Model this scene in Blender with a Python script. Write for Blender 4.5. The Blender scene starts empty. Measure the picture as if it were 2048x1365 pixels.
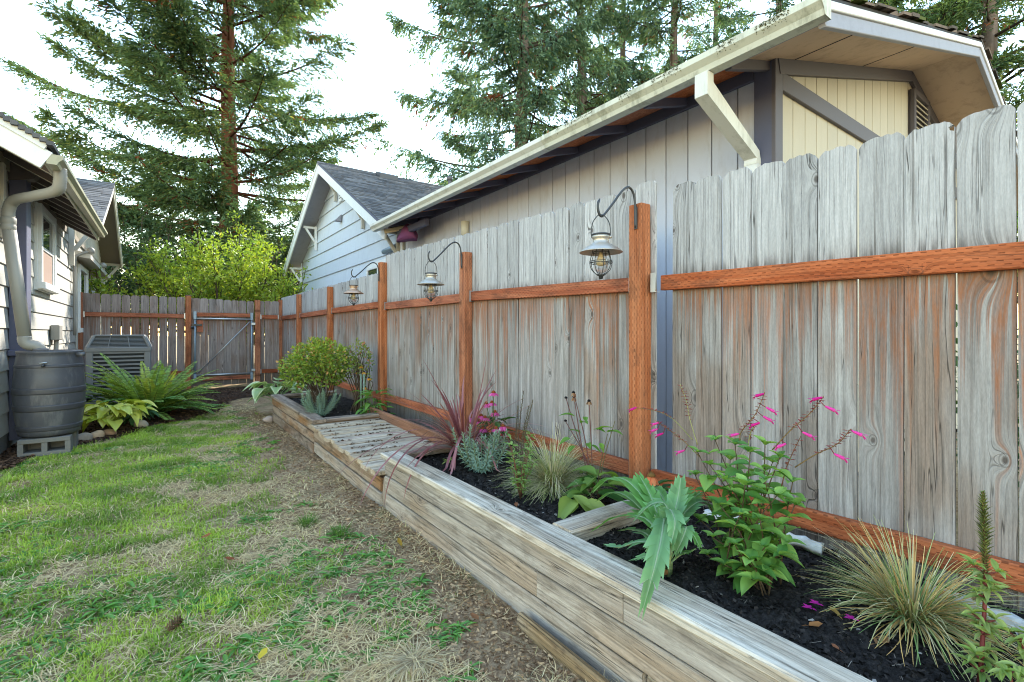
import bpy, bmesh, math, random
import numpy as np
from mathutils import Vector, Matrix

scn = bpy.context.scene
C = scn.collection
R = random.Random(11)
RN = np.random.default_rng(11)
rad = math.radians

# ------------------------------------------------------------------ camera, sky, sun, exposure
CAM_H = 1.24
cam = bpy.data.cameras.new('camera')
cam.sensor_width = 36.0
cam.lens = 967.0 / 2048 * 36
cam.shift_y = -15.5 / 2048
cam.clip_start = 0.05
cam.clip_end = 2000
camo = bpy.data.objects.new('camera', cam)
C.objects.link(camo)
camo.location = (0, 0, CAM_H)
YAW = math.atan(704 / 967.0)
camo.rotation_euler = (rad(90), 0, -YAW)
scn.camera = camo

SUN_AZ = math.atan2(0.719, 0.713)       # from +Y towards +X
SUN_EL = rad(34.3)
world = bpy.data.worlds.new('World')
scn.world = world
world.use_nodes = True
wn = world.node_tree
for n in list(wn.nodes):
    wn.nodes.remove(n)
sky = wn.nodes.new('ShaderNodeTexSky')
sky.sky_type = 'NISHITA'
sky.sun_disc = False
sky.sun_elevation = SUN_EL
sky.sun_rotation = SUN_AZ
sky.air_density = 1.85
sky.dust_density = 0.0
sky.ozone_density = 1.1
bg = wn.nodes.new('ShaderNodeBackground')
bg.inputs['Strength'].default_value = 0.14
wo = wn.nodes.new('ShaderNodeOutputWorld')
wn.links.new(sky.outputs[0], bg.inputs['Color'])
wn.links.new(bg.outputs[0], wo.inputs['Surface'])

sl = bpy.data.lights.new('sun', 'SUN')
sl.energy = 2.4
sl.angle = rad(0.6)
sl.color = (1.0, 0.93, 0.82)
so = bpy.data.objects.new('sun', sl)
C.objects.link(so)
sd = Vector((math.sin(SUN_AZ) * math.cos(SUN_EL), math.cos(SUN_AZ) * math.cos(SUN_EL), math.sin(SUN_EL)))
so.rotation_euler = (-sd).to_track_quat('-Z', 'Y').to_euler()
so.location = (20, 20, 30)

scn.view_settings.view_transform = 'Standard'
scn.view_settings.look = 'None'
scn.view_settings.gamma = 1
scn.render.engine = 'CYCLES'
scn.cycles.filter_width = 1.05
scn.view_settings.use_curve_mapping = False
scn.view_settings.exposure = 2.25

# ------------------------------------------------------------------ helpers: objects
WM = {}

def place(o, parent, M):
    C.objects.link(o)
    WM[o.name] = M.copy()
    if parent is not None:
        o.parent = parent
        o.matrix_local = WM[parent.name].inverted() @ M
    else:
        o.matrix_world = M
    return o

def tag(o, label=None, cat=None, group=None, kind=None):
    if label: o['label'] = label
    if cat: o['category'] = cat
    if group: o['group'] = group
    if kind: o['kind'] = kind
    return o

def thing(name, label, cat, loc, group=None):
    o = bpy.data.objects.new(name, None)
    o.empty_display_size = 0.1
    place(o, None, Matrix.Translation(Vector(loc)))
    return tag(o, label, cat, group)

def mesh(name, V, F, mat, smooth=False):
    me = bpy.data.meshes.new(name)
    me.from_pydata([tuple(v) for v in V], [], [tuple(f) for f in F])
    if mat: me.materials.append(mat)
    if smooth:
        me.polygons.foreach_set('use_smooth', [True] * len(me.polygons))
    me.update()
    return me

def obj(name, V, F, mat, parent=None, smooth=False, org=None, label=None):
    """mesh from world coordinates; origin at org (default: the parent's or the mesh's base)"""
    V = np.asarray(V, dtype=float)
    if org is None:
        if parent is not None:
            org = WM[parent.name].translation
        else:
            lo, hi = V.min(0), V.max(0)
            org = ((lo[0] + hi[0]) / 2, (lo[1] + hi[1]) / 2, lo[2])
    org = Vector(org)
    me = mesh(name, V - np.array(org), F, mat, smooth)
    o = bpy.data.objects.new(name, me)
    place(o, parent, Matrix.Translation(org))
    if label: o['label'] = label
    return o

class MB:
    def __init__(s): s.V = []; s.F = []
    def add(s, vf):
        V, F = vf
        k = len(s.V)
        s.V += [tuple(v) for v in V]
        s.F += [tuple(i + k for i in f) for f in F]
        return s
    def out(s): return s.V, s.F
    def obj(s, name, mat, parent=None, smooth=False, org=None, label=None):
        return obj(name, s.V, s.F, mat, parent, smooth, org, label)

def box(x0, x1, y0, y1, z0, z1):
    V = [(x0, y0, z0), (x1, y0, z0), (x1, y1, z0), (x0, y1, z0), (x0, y0, z1), (x1, y0, z1), (x1, y1, z1), (x0, y1, z1)]
    F = [(0, 3, 2, 1), (4, 5, 6, 7), (0, 1, 5, 4), (1, 2, 6, 5), (2, 3, 7, 6), (3, 0, 4, 7)]
    return V, F

def bbox(x0, x1, y0, y1, z0, z1, ch=0.006):
    """box with chamfered edges"""
    bm = bmesh.new()
    vs = [bm.verts.new(v) for v in box(x0, x1, y0, y1, z0, z1)[0]]
    for f in box(0, 1, 0, 1, 0, 1)[1]: bm.faces.new([vs[i] for i in f])
    bmesh.ops.bevel(bm, geom=list(bm.edges), offset=ch, segments=1, affect='EDGES')
    bm.verts.index_update()
    V = [tuple(v.co) for v in bm.verts]; F = [tuple(v.index for v in f.verts) for f in bm.faces]
    bm.free()
    return V, F

def prism(poly, a, b):
    """polygon (list of 3D points) extruded from offset a to offset b (vectors)"""
    a = Vector(a); b = Vector(b); n = len(poly)
    V = [tuple(Vector(p) + a) for p in poly] + [tuple(Vector(p) + b) for p in poly]
    F = [tuple(range(n - 1, -1, -1)), tuple(range(n, 2 * n))]
    F += [(i, (i + 1) % n, n + (i + 1) % n, n + i) for i in range(n)]
    return V, F

def tube(path, r, sides=8, cap=True):
    P = [Vector(p) for p in path]; n = len(P)
    rr = r if isinstance(r, (list, tuple, np.ndarray)) else [r] * n
    V = []; F = []
    t0 = (P[1] - P[0]).normalized()
    ref = Vector((0, 0, 1)) if abs(t0.z) < 0.9 else Vector((1, 0, 0))
    x = t0.cross(ref).normalized()
    for i in range(n):
        t = (P[min(i + 1, n - 1)] - P[max(i - 1, 0)])
        t = t.normalized() if t.length > 1e-9 else t0
        x = (x - t * x.dot(t))
        x = x.normalized() if x.length > 1e-6 else t.orthogonal().normalized()
        y = t.cross(x)
        for k in range(sides):
            a = 2 * math.pi * k / sides
            V.append(tuple(P[i] + (x * math.cos(a) + y * math.sin(a)) * rr[i]))
    for i in range(n - 1):
        for k in range(sides):
            k2 = (k + 1) % sides
            F.append((i * sides + k, i * sides + k2, (i + 1) * sides + k2, (i + 1) * sides + k))
    if cap:
        F.append(tuple(range(sides - 1, -1, -1)))
        F.append(tuple((n - 1) * sides + k for k in range(sides)))
    return V, F

def lathe(prof, c, seg=24, axis='z'):
    V = []; F = []
    n = len(prof)
    for r, z in prof:
        for k in range(seg):
            a = 2 * math.pi * k / seg
            V.append((c[0] + r * math.cos(a), c[1] + r * math.sin(a), c[2] + z))
    for i in range(n - 1):
        for k in range(seg):
            k2 = (k + 1) % seg
            F.append((i * seg + k, i * seg + k2, (i + 1) * seg + k2, (i + 1) * seg + k))
    F.append(tuple(range(seg - 1, -1, -1)))
    F.append(tuple((n - 1) * seg + k for k in range(seg)))
    return V, F

def smooth_path(pts, n=6):
    """Catmull-Rom through pts"""
    P = [Vector(p) for p in pts]
    P = [P[0] * 2 - P[1]] + P + [P[-1] * 2 - P[-2]]
    out = []
    for i in range(1, len(P) - 2):
        for k in range(n):
            t = k / n
            a, b, c, d = P[i - 1], P[i], P[i + 1], P[i + 2]
            out.append(0.5 * ((2 * b) + (c - a) * t + (2 * a - 5 * b + 4 * c - d) * t * t + (3 * b - a - 3 * c + d) * t ** 3))
    out.append(P[-2])
    return out

_bcache = {}
def board_mesh(w, t, L, ch, n, warp, mat, name):
    key = (round(w, 4), round(t, 4), round(L, 4), ch, n, mat.name, name)
    if warp == 0 and key in _bcache: return _bcache[key]
    a, b = w / 2, t / 2
    c = min(ch, b * 0.6)
    sec = [(-a + c, -b), (a - c, -b), (a, -b + c), (a, b - c), (a - c, b), (-a + c, b), (-a, b - c), (-a, -b + c)]
    V = []; F = []
    ph = R.uniform(0, 6); ph2 = R.uniform(0, 6)
    for i in range(n + 1):
        s = i / n
        e = 1.0 if 0 < i < n else 1 - c * 0.5 / max(a, b)
        wx = warp * math.sin(s * 4.2 + ph); wy = warp * math.sin(s * 3.3 + ph2)
        for x, y in sec: V.append((x * e + wx, y * e + wy, L * s))
    for i in range(n):
        for k in range(8):
            F.append((i * 8 + k, i * 8 + (k + 1) % 8, i * 8 + 8 + (k + 1) % 8, i * 8 + 8 + k))
    F.append(tuple(range(7, -1, -1))); F.append(tuple(n * 8 + k for k in range(8)))
    me = mesh(name, V, F, mat)
    if warp == 0: _bcache[key] = me
    return me

def axes(a, b, nrm):
    a = Vector(a); z = (Vector(b) - a)
    L = z.length; z.normalize()
    y = Vector(nrm); y = (y - z * y.dot(z)).normalized()
    x = y.cross(z)
    M = Matrix(((x.x, y.x, z.x, a.x), (x.y, y.y, z.y, a.y), (x.z, y.z, z.z, a.z), (0, 0, 0, 1)))
    return M, L

def board(name, parent, a, b, w, t, nrm, mat, ch=0.004, n=1, warp=0.0, label=None):
    """plank from a to b (centre line), w wide, t thick along nrm; its grain runs along local z"""
    M, L = axes(a, b, nrm)
    o = bpy.data.objects.new(name, board_mesh(w, t, L, ch, n, warp, mat, name))
    place(o, parent, M)
    if label: o['label'] = label
    return o

# ------------------------------------------------------------------ helpers: numpy noise and foliage
def _hash(i, j, s):
    h = (i * 374761393 + j * 668265263 + s * 974634541) & 0xffffffff
    h = ((h ^ (h >> 13)) * 1274126177) & 0xffffffff
    return ((h ^ (h >> 16)) & 0xffff) / 65535.0

def vnoise(x, y, s=0):
    x = np.asarray(x, float); y = np.asarray(y, float)
    i = np.floor(x).astype(np.int64); j = np.floor(y).astype(np.int64)
    u = x - i; v = y - j
    u = u * u * (3 - 2 * u); v = v * v * (3 - 2 * v)
    a = _hash(i, j, s); b = _hash(i + 1, j, s); c = _hash(i, j + 1, s); d = _hash(i + 1, j + 1, s)
    return (a * (1 - u) + b * u) * (1 - v) + (c * (1 - u) + d * u) * v

def fbm(x, y, s=0, o=3):
    t = 0; a = 0.5; tot = 0
    for k in range(o):
        t = t + a * vnoise(x * 2 ** k, y * 2 ** k, s + k * 17); tot += a; a *= 0.5
    return t / tot

def unit(v):
    return v / np.maximum(np.linalg.norm(v, axis=-1, keepdims=True), 1e-9)

class Leaves:
    """many small faces gathered with numpy into one mesh with a colour attribute"""
    def __init__(s): s.V = []; s.T = []; s.Cc = []; s.n = 0
    def raw(s, V, T, col):
        s.V.append(V); s.T.append(T + s.n); s.Cc.append(col); s.n += len(V)
    def leaves(s, base, d, nrm, L, W, col, tmpl):
        TV, TF = tmpl
        base = np.asarray(base, float); N = len(base)
        if N == 0: return
        d = unit(np.broadcast_to(np.asarray(d, float), (N, 3)))
        nrm = np.broadcast_to(np.asarray(nrm, float), (N, 3))
        side = unit(np.cross(d, nrm) + 1e-6)
        up = np.cross(side, d)
        L = np.broadcast_to(np.asarray(L, float), (N,)); W = np.broadcast_to(np.asarray(W, float), (N,))
        P = (base[:, None, :] + d[:, None, :] * (L[:, None] * TV[None, :, 0])[..., None]
             + side[:, None, :] * (W[:, None] * TV[None, :, 1])[..., None]
             + up[:, None, :] * (L[:, None] * TV[None, :, 2])[..., None])
        m = len(TV)
        T = (np.arange(N)[:, None, None] * m + TF[None]).reshape(-1, 3)
        col = np.broadcast_to(np.asarray(col, float), (N, 3))
        cc = np.repeat(col[:, None, :], m, 1)
        if TV.shape[1] > 3:
            cc = cc * TV[None, :, 3:4]
        s.raw(P.reshape(-1, 3), T, cc.reshape(-1, 3))
    def strips(s, paths, width, col, side=None):
        paths = np.asarray(paths, float); N, K, _ = paths.shape
        tan = np.gradient(paths, axis=1)
        if side is None:
            sd = unit(np.cross(tan, np.array([0, 0, 1.0])) + 1e-7)
        else:
            sd = unit(side)[:, None, :] * np.ones((1, K, 1))
        w = np.asarray(width, float)
        w = np.broadcast_to(w, (N, K))[..., None] * 0.5
        Q = np.stack([paths - sd * w, paths + sd * w], 2)
        idx = np.arange(N)[:, None] * (2 * K) + np.arange(K - 1)[None, :] * 2
        t1 = np.stack([idx, idx + 1, idx + 3], -1); t2 = np.stack([idx, idx + 3, idx + 2], -1)
        T = np.concatenate([t1, t2], 1).reshape(-1, 3)
        col = np.asarray(col, float)
        if col.ndim == 1: col = np.broadcast_to(col, (N, 3))
        if col.ndim == 2: col = np.repeat(col[:, None, :], K, 1)
        cc = np.repeat(col[:, :, None, :], 2, 2)
        s.raw(Q.reshape(-1, 3), T, cc.reshape(-1, 3))
    def solid(s, vf, col):
        V, F = vf
        T = []
        for f in F:
            for k in range(1, len(f) - 1): T.append((f[0], f[k], f[k + 1]))
        s.raw(np.array([tuple(v) for v in V], float), np.array(T), np.broadcast_to(np.asarray(col, float), (len(V), 3)))
    def obj(s, name, mat, parent=None, org=None, label=None, smooth=True):
        V = np.concatenate(s.V); T = np.concatenate(s.T); cc = np.concatenate(s.Cc)
        if org is None:
            org = WM[parent.name].translation if parent is not None else (V[:, 0].mean(), V[:, 1].mean(), V[:, 2].min())
        org = Vector(org)
        V = V - np.array(org)
        me = bpy.data.meshes.new(name)
        me.vertices.add(len(V)); me.vertices.foreach_set('co', V.astype(np.float32).ravel())
        me.loops.add(len(T) * 3); me.loops.foreach_set('vertex_index', T.astype(np.int32).ravel())
        me.polygons.add(len(T))
        me.polygons.foreach_set('loop_start', np.arange(0, len(T) * 3, 3, dtype=np.int32))
        me.polygons.foreach_set('loop_total', np.full(len(T), 3, dtype=np.int32))
        me.polygons.foreach_set('use_smooth', np.full(len(T), smooth))
        at = me.attributes.new('Col', 'FLOAT_COLOR', 'POINT')
        at.data.foreach_set('color', np.concatenate([np.clip(cc, 0, 1), np.ones((len(cc), 1))], 1).astype(np.float32).ravel())
        me.update(calc_edges=True)
        me.materials.append(mat)
        o = bpy.data.objects.new(name, me)
        place(o, parent, Matrix.Translation(org))
        if label: o['label'] = label
        return o

def T_(v, f): return np.array(v, float), np.array(f)
# template columns: along, across, lift (and shade factor)
DIAMOND = T_([(0, 0, 0), (.45, .5, .05), (1, 0, -.06), (.45, -.5, .05)], [(0, 1, 2), (0, 2, 3)])
OVAL = T_([(0, 0, 0), (.3, .42, .03), (.65, .4, .02), (1, 0, -.1), (.65, -.4, .02), (.3, -.42, .03), (.5, 0, -.05)],
          [(0, 1, 6), (1, 2, 6), (2, 3, 6), (3, 4, 6), (4, 5, 6), (5, 0, 6)])
def bigleaf(n=6, wid=lambda s: math.sin(math.pi * min(1, s * 1.02) ** .75), bend=.5, fold=.12, edge=1.0, mid=1.0):
    V = []; F = []
    for i in range(n + 1):
        s = i / n
        w = max(0.0, wid(s)) * .5
        z = -bend * s * s + .25 * bend * s
        V += [(s, -w, z + fold * w, edge), (s, -w * .5, z + fold * w * .35, mid), (s, 0, z, mid * .9), (s, w * .5, z + fold * w * .35, mid), (s, w, z + fold * w, edge)]
    for i in range(n):
        for k in range(4):
            a = i * 5 + k
            F += [(a, a + 1, a + 6), (a, a + 6, a + 5)]
    return T_(V, F)

def rdir(n, zmin=-1, zmax=1):
    z = RN.uniform(zmin, zmax, n); a = RN.uniform(0, 2 * np.pi, n); r = np.sqrt(np.maximum(0, 1 - z * z))
    return np.stack([r * np.cos(a), r * np.sin(a), z], -1)

def mixc(a, b, t):
    a = np.asarray(a, float); b = np.asarray(b, float); t = np.asarray(t, float)[..., None]
    return a * (1 - t) + b * t
# ------------------------------------------------------------------ materials
class NT:
    def __init__(s, name):
        s.m = bpy.data.materials.new(name); s.m.use_nodes = True
        s.t = s.m.node_tree
        for n in list(s.t.nodes): s.t.nodes.remove(n)
        s.outn = s.t.nodes.new('ShaderNodeOutputMaterial')
    def n(s, typ, ins=None, **pr):
        nd = s.t.nodes.new('ShaderNode' + typ)
        for k, v in pr.items(): setattr(nd, k, v)
        for k, v in (ins or {}).items():
            sk = nd.inputs[k]
            if isinstance(v, bpy.types.NodeSocket): s.t.links.new(v, sk)
            else: sk.default_value = v
        return nd
    def m_(s, op, a, b=None, c=None, clamp=False):
        i = {0: a}
        if b is not None: i[1] = b
        if c is not None: i[2] = c
        return s.n('Math', i, operation=op, use_clamp=clamp).outputs[0]
    def mix(s, f, a, b, blend='MIX'):
        def c(v): return v if isinstance(v, bpy.types.NodeSocket) else (*v, 1)
        nd = s.n('Mix', data_type='RGBA', blend_type=blend)
        for k, v in ((0, f), (6, c(a)), (7, c(b))):
            if isinstance(v, bpy.types.NodeSocket): s.t.links.new(v, nd.inputs[k])
            else: nd.inputs[k].default_value = v
        return nd.outputs[2]
    def ss(s, v, a, b, lo=0., hi=1.):
        return s.n('MapRange', {0: v, 1: a, 2: b, 3: lo, 4: hi}, interpolation_type='SMOOTHSTEP').outputs[0]
    def comb(s, x, y, z): return s.n('CombineXYZ', {0: x, 1: y, 2: z}).outputs[0]
    def noise(s, vec, scale=1., detail=2., rough=.5, out=0):
        return s.n('TexNoise', {'Vector': vec, 'Scale': scale, 'Detail': detail, 'Roughness': rough}).outputs[out]
    def vscale(s, v, k):
        return s.n('VectorMath', {0: v, 1: k}, operation='MULTIPLY').outputs[0]
    def finish(s, col, rough=.8, bump=None, bstr=.3, bdist=.01, spec=.3, metal=0., nrm=None):
        p = s.n('BsdfPrincipled')
        def st(k, v):
            if isinstance(v, bpy.types.NodeSocket): s.t.links.new(v, p.inputs[k])
            else: p.inputs[k].default_value = v if not isinstance(v, tuple) else (*v, 1)
        st('Base Color', col); st('Roughness', rough); st('Specular IOR Level', spec); st('Metallic', metal)
        if bump is not None:
            b = s.n('Bump', {'Height': bump, 'Strength': bstr, 'Distance': bdist})
            s.t.links.new(b.outputs[0], p.inputs['Normal'])
        s.t.links.new(p.outputs[0], s.outn.inputs[0])
        return s.m

def wood(name, c1, c2, patch=None, pamt=.6, stain=None, stain_z=1.48, knots=.5, ring=.3, incise=False, rough=.85,
         bstr=.5, per=.14, crack=.8, knotcol=(.06, .04, .03), topwhite=None, moss=None, kz=.5, dirt=None, wave=.06, sat=.12):
    k = NT(name)
    tc = k.n('TexCoord').outputs['Object']
    rnd = k.n('ObjectInfo').outputs['Random']
    off = k.comb(k.m_('MULTIPLY', rnd, 17.1), k.m_('MULTIPLY', rnd, 43.7), k.m_('MULTIPLY', rnd, 91.3))
    p = k.n('VectorMath', {0: tc, 1: off}, operation='ADD').outputs[0]
    sp = k.n('SeparateXYZ', {0: p}); x, y, z = sp.outputs
    s0 = k.n('SeparateXYZ', {0: tc}); zl = s0.outputs[2]
    mul = lambda a, b: k.m_('MULTIPLY', a, b)
    lw = k.noise(k.vscale(p, (7, 7, 1.1)), 1, 2)
    # knots
    qx = mul(x, 1 / .13); qz = mul(z, 1 / kz)
    vo = k.n('TexVoronoi', {'Vector': k.comb(qx, qz, 0), 'Scale': 1.0}, voronoi_dimensions='2D')
    ps = k.n('SeparateXYZ', {0: vo.outputs['Position']})
    dx = mul(k.m_('SUBTRACT', qx, ps.outputs[0]), .13); dz = mul(k.m_('SUBTRACT', qz, ps.outputs[1]), kz * .62)
    d = k.m_('SQRT', k.m_('ADD', mul(dx, dx), mul(dz, dz)))
    vr = k.n('SeparateColor', {0: vo.outputs['Color']})
    d = k.m_('ADD', d, k.m_('GREATER_THAN', vr.outputs[0], knots))
    d = mul(d, k.m_('ADD', .75, mul(vr.outputs[1], .9)))
    dn = mul(d, 26.)
    e = k.m_('POWER', 2.718, mul(mul(dn, dn), -1.))
    g = k.m_('ADD', k.m_('ADD', x, mul(k.m_('SUBTRACT', lw, .5), wave)), mul(e, .042))
    rs = k.ss(k.noise(k.comb(mul(g, 110), mul(y, 110), mul(z, 1.1)), 1, 2), .45, .68)
    fib = k.noise(k.comb(mul(g, 95), mul(y, 95), mul(z, 7.5)), 1, 4, .72)
    med = k.noise(k.comb(mul(g, 30), mul(y, 30), mul(z, 1.5)), 1, 3)
    pat = k.noise(k.vscale(p, (4, 4, 1.6)), 1, 3)
    col = k.mix(k.ss(med, .33, .67), c1, c2)
    if patch: col = k.mix(mul(k.ss(pat, .47, .68), pamt), col, patch)
    if dirt:
        dn_ = k.noise(k.vscale(p, (14, 14, 5)), 1, 5, .7)
        col = k.mix(mul(k.ss(dn_, .5, .66), dirt[1]), col, dirt[0])
    if topwhite:
        col = k.mix(k.ss(k.m_('ADD', zl, mul(pat, .5)), 1.65, 1.95), col, topwhite)
    if stain:
        f = k.ss(zl, stain_z - .62, stain_z, 0, 1)
        f2 = k.ss(zl, stain_z + .005, stain_z + .012, 1, 0)
        stn = k.noise(k.comb(mul(g, 44), mul(y, 44), mul(z, 1.1)), 1, 3, .6)
        cn = k.noise(k.comb(mul(g, 38), mul(y, 38), mul(rnd, 9.)), 1, 3, .6)
        ln = k.m_('MAXIMUM', .015, mul(k.m_('SUBTRACT', k.m_('ADD', cn, mul(k.m_('SUBTRACT', k.m_('FRACT', mul(rnd, 5.3)), .55), .12)), .405), 3.9))
        dpt = k.m_('DIVIDE', k.m_('SUBTRACT', stain_z, zl), ln)
        m = mul(k.ss(dpt, .25, 1.0, 1, 0), k.m_('ADD', .45, mul(k.ss(fib, .35, .65), .55)))
        col = k.mix(mul(mul(m, f2), .8), col, stain)
        # narrow rain splash just above the rail
        f3 = mul(k.ss(zl, stain_z + .07, stain_z + .16, 1, 0), k.m_('SUBTRACT', 1, f2))
        col = k.mix(mul(mul(f3, k.ss(stn, .4, .6)), .7), col, (.07, .06, .05))
        sk = k.noise(k.comb(mul(g, 75), mul(y, 75), mul(z, .9)), 1, 3, .6)
        col = k.mix(mul(mul(k.ss(sk, .52, .66), k.ss(med, .40, .6)), .62), col, (.11, .095, .08))
        # darker, damper foot
        col = k.mix(k.ss(k.m_('ADD', zl, mul(stn, .5)), .78, .45, 0, .75), col, (.15, .112, .085))
    shade = k.m_('MULTIPLY', k.m_('SUBTRACT', 1, mul(rs, ring)), k.m_('ADD', .27, k.m_('ADD', mul(fib, .98), mul(k.noise(k.vscale(p, (330, 330, 60)), 1, 2, .6), .46))))
    col = k.mix(1., col, k.n('CombineColor', {0: shade, 1: shade, 2: shade}).outputs[0], 'MULTIPLY')
    ck = k.noise(k.comb(mul(g, 48), mul(y, 48), mul(z, .8)), 1, 2)
    cm = mul(k.ss(k.m_('ABSOLUTE', k.m_('SUBTRACT', ck, .5)), 0, .014, 1, 0), k.ss(pat, .42, .58))
    col = k.mix(mul(cm, crack), col, (.035, .03, .026))
    kk = k.ss(d, .006, .017, 1, 0)
    kr = mul(k.ss(k.m_('ABSOLUTE', k.m_('SUBTRACT', d, .021)), .001, .004, 1, 0), .4)
    kfill = k.mix(fib, knotcol, tuple(c * .55 for c in c1))
    col = k.mix(mul(kk, .9), col, kfill)
    col = k.mix(kr, col, (.05, .04, .035))
    if incise:
        row = mul(k.m_('ADD', x, y), 1 / .013); rf = k.m_('FRACT', row); ri = k.m_('FLOOR', row)
        zz = k.m_('ADD', mul(z, 1 / .042), mul(ri, .47)); zf = k.m_('FRACT', zz)
        dm = mul(k.ss(k.m_('ABSOLUTE', k.m_('SUBTRACT', rf, .5)), .08, .2, 1, 0), k.ss(k.m_('ABSOLUTE', k.m_('SUBTRACT', zf, .5)), .16, .26, 1, 0))
        dm = mul(dm, k.ss(fib, .35, .6))
        col = k.mix(mul(dm, .65), col, (.05, .015, .008))
    else: dm = 0.0
    if moss:
        mn = k.noise(k.vscale(p, (20, 20, 9)), 1, 5, .7)
        col = k.mix(mul(k.ss(mn, .52, .64), moss[1]), col, moss[0])
    v = k.m_('FRACT', mul(rnd, 7.77)); v = k.m_('ADD', 1 - per, mul(v, 2 * per))
    col = k.n('HueSaturation', {'Hue': .5, 'Saturation': k.m_('ADD', 1 - sat, mul(k.m_('FRACT', mul(rnd, 23.3)), 2 * sat)), 'Value': v, 'Fac': 1., 'Color': col}).outputs[0]
    h = k.m_('ADD', mul(fib, .5), mul(rs, -.35)); h = k.m_('SUBTRACT', h, k.m_('ADD', mul(cm, 1.2), mul(kk, .6)))
    if incise: h = k.m_('SUBTRACT', h, dm)
    return k.finish(col, rough, h, bstr, .004, .12)

def paint(name, c, var=.08, rough=.6, dirt=None, damt=.3, bstr=.1, spec=.35, streak=False, fine=60, metal=0.):
    k = NT(name)
    tc = k.n('TexCoord').outputs['Object']; rnd = k.n('ObjectInfo').outputs['Random']
    p = k.n('VectorMath', {0: tc, 1: k.comb(k.m_('MULTIPLY', rnd, 7.), 0, k.m_('MULTIPLY', rnd, 13.))}, operation='ADD').outputs[0]
    big = k.noise(k.vscale(p, (2.2, 2.2, 1.2 if not streak else .5)), 1, 4, .6)
    fn = k.noise(p, fine, 3, .6)
    sh = k.m_('ADD', 1 - var, k.m_('MULTIPLY', k.m_('ADD', k.m_('MULTIPLY', big, .7), k.m_('MULTIPLY', fn, .3)), 2 * var))
    col = k.mix(1., c, k.n('CombineColor', {0: sh, 1: sh, 2: sh}).outputs[0], 'MULTIPLY')
    if dirt:
        dn = k.noise(k.vscale(p, (9, 9, 2.5) if streak else (8, 8, 8)), 1, 6, .7)
        col = k.mix(k.m_('MULTIPLY', k.ss(dn, .48, .68), damt), col, dirt)
    col = k.n('HueSaturation', {'Hue': .5, 'Saturation': 1., 'Value': k.m_('ADD', .96, k.m_('MULTIPLY', rnd, .08)), 'Fac': 1., 'Color': col}).outputs[0]
    return k.finish(col, rough, fn, bstr, .004, spec, metal)

def leafmat(name, trans=.35, rough=.5, spec=.35, tint=(1.25, 1.25, .55)):
    k = NT(name)
    a = k.n('Attribute', attribute_name='Col').outputs['Color']
    p = k.n('BsdfPrincipled', {'Base Color': a, 'Roughness': rough, 'Specular IOR Level': spec})
    t = k.n('BsdfTranslucent', {'Color': k.mix(1., a, tint, 'MULTIPLY')})
    mx = k.n('MixShader', {0: trans, 1: p.outputs[0], 2: t.outputs[0]})
    k.t.links.new(mx.outputs[0], k.outn.inputs[0])
    return k.m

def attrmat(name, rough=.9, spec=.15, nscale=30, nvar=.25):
    k = NT(name)
    a = k.n('Attribute', attribute_name='Col').outputs['Color']
    f = k.noise(k.n('TexCoord').outputs['Object'], nscale, 4, .65)
    sh = k.m_('ADD', 1 - nvar, k.m_('MULTIPLY', f, 2 * nvar))
    col = k.mix(1., a, k.n('CombineColor', {0: sh, 1: sh, 2: sh}).outputs[0], 'MULTIPLY')
    return k.finish(col, rough, f, .25, .01, spec)

def glass(name, c=(.03, .035, .035)):
    k = NT(name)
    return k.finish(c, .04, None, spec=.8)

def ground_mat():
    k = NT('ground_earth')
    tc = k.n('TexCoord').outputs['Object']
    a = k.noise(tc, 2.2, 5, .6); b = k.noise(tc, 38, 5, .7); c = k.noise(tc, 7, 4, .6)
    col = k.mix(k.ss(b, .35, .65), (.20, .125, .07), (.40, .275, .165))
    col = k.mix(k.m_('MULTIPLY', k.ss(c, .45, .6), .7), col, (.42, .31, .18))
    col = k.mix(k.m_('MULTIPLY', k.ss(a, .5, .65), .5), col, (.15, .16, .065))
    return k.finish(col, .95, b, .8, .02, .1)

def soil_mat(name, c1, c2, fl):
    k = NT(name)
    tc = k.n('TexCoord').outputs['Object']
    b = k.noise(tc, 60, 6, .75); a = k.noise(tc, 9, 4, .6)
    col = k.mix(k.ss(b, .35, .7), c1, c2)
    col = k.mix(k.m_('MULTIPLY', k.ss(a, .5, .7), .5), col, fl)
    return k.finish(col, .95, b, 1., .02, .15)

M = {}
M['picket'] = wood('weathered_picket', (.275, .25, .233), (.395, .375, .36), patch=(.25, .185, .145), pamt=.8, stain=(.29, .105, .04), stain_z=1.48,
                   knots=.42, ring=.2, topwhite=(.45, .44, .435), per=.16, wave=.03)
M['picket_back'] = wood('weathered_picket_brown', (.24, .20, .185), (.33, .285, .265), patch=(.22, .15, .115), pamt=.6, knots=.25, ring=.12, per=.12, stain=(.2, .09, .05), stain_z=1.57)
M['red'] = wood('red_stained_wood', (.36, .10, .045), (.48, .165, .08), patch=(.24, .07, .036), pamt=.7, knots=.35, ring=.22, sat=.06, dirt=((.13, .055, .035), .55), incise=True, per=.08, rough=.7, knotcol=(.12, .04, .02), crack=.5, kz=.8)
M['red_post'] = wood('red_stained_post', (.37, .125, .058), (.50, .205, .105), patch=(.26, .09, .045), pamt=.7, knots=.4, ring=.22, sat=.06, dirt=((.14, .065, .04), .5), incise=True, per=.10, rough=.75, knotcol=(.12, .05, .025), crack=.6, kz=.7)
M['brown_board'] = wood('brown_stained_board', (.24, .10, .05), (.33, .15, .08), patch=(.2, .13, .1), pamt=.6, knots=.2, ring=.2, per=.1, incise=True)
M['cap'] = wood('weathered_cap', (.43, .37, .30), (.60, .54, .455), patch=(.38, .27, .18), pamt=.45, knots=.3, ring=.32, per=.05, bstr=.8, dirt=((.12, .095, .07), .5), kz=.8)
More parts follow.
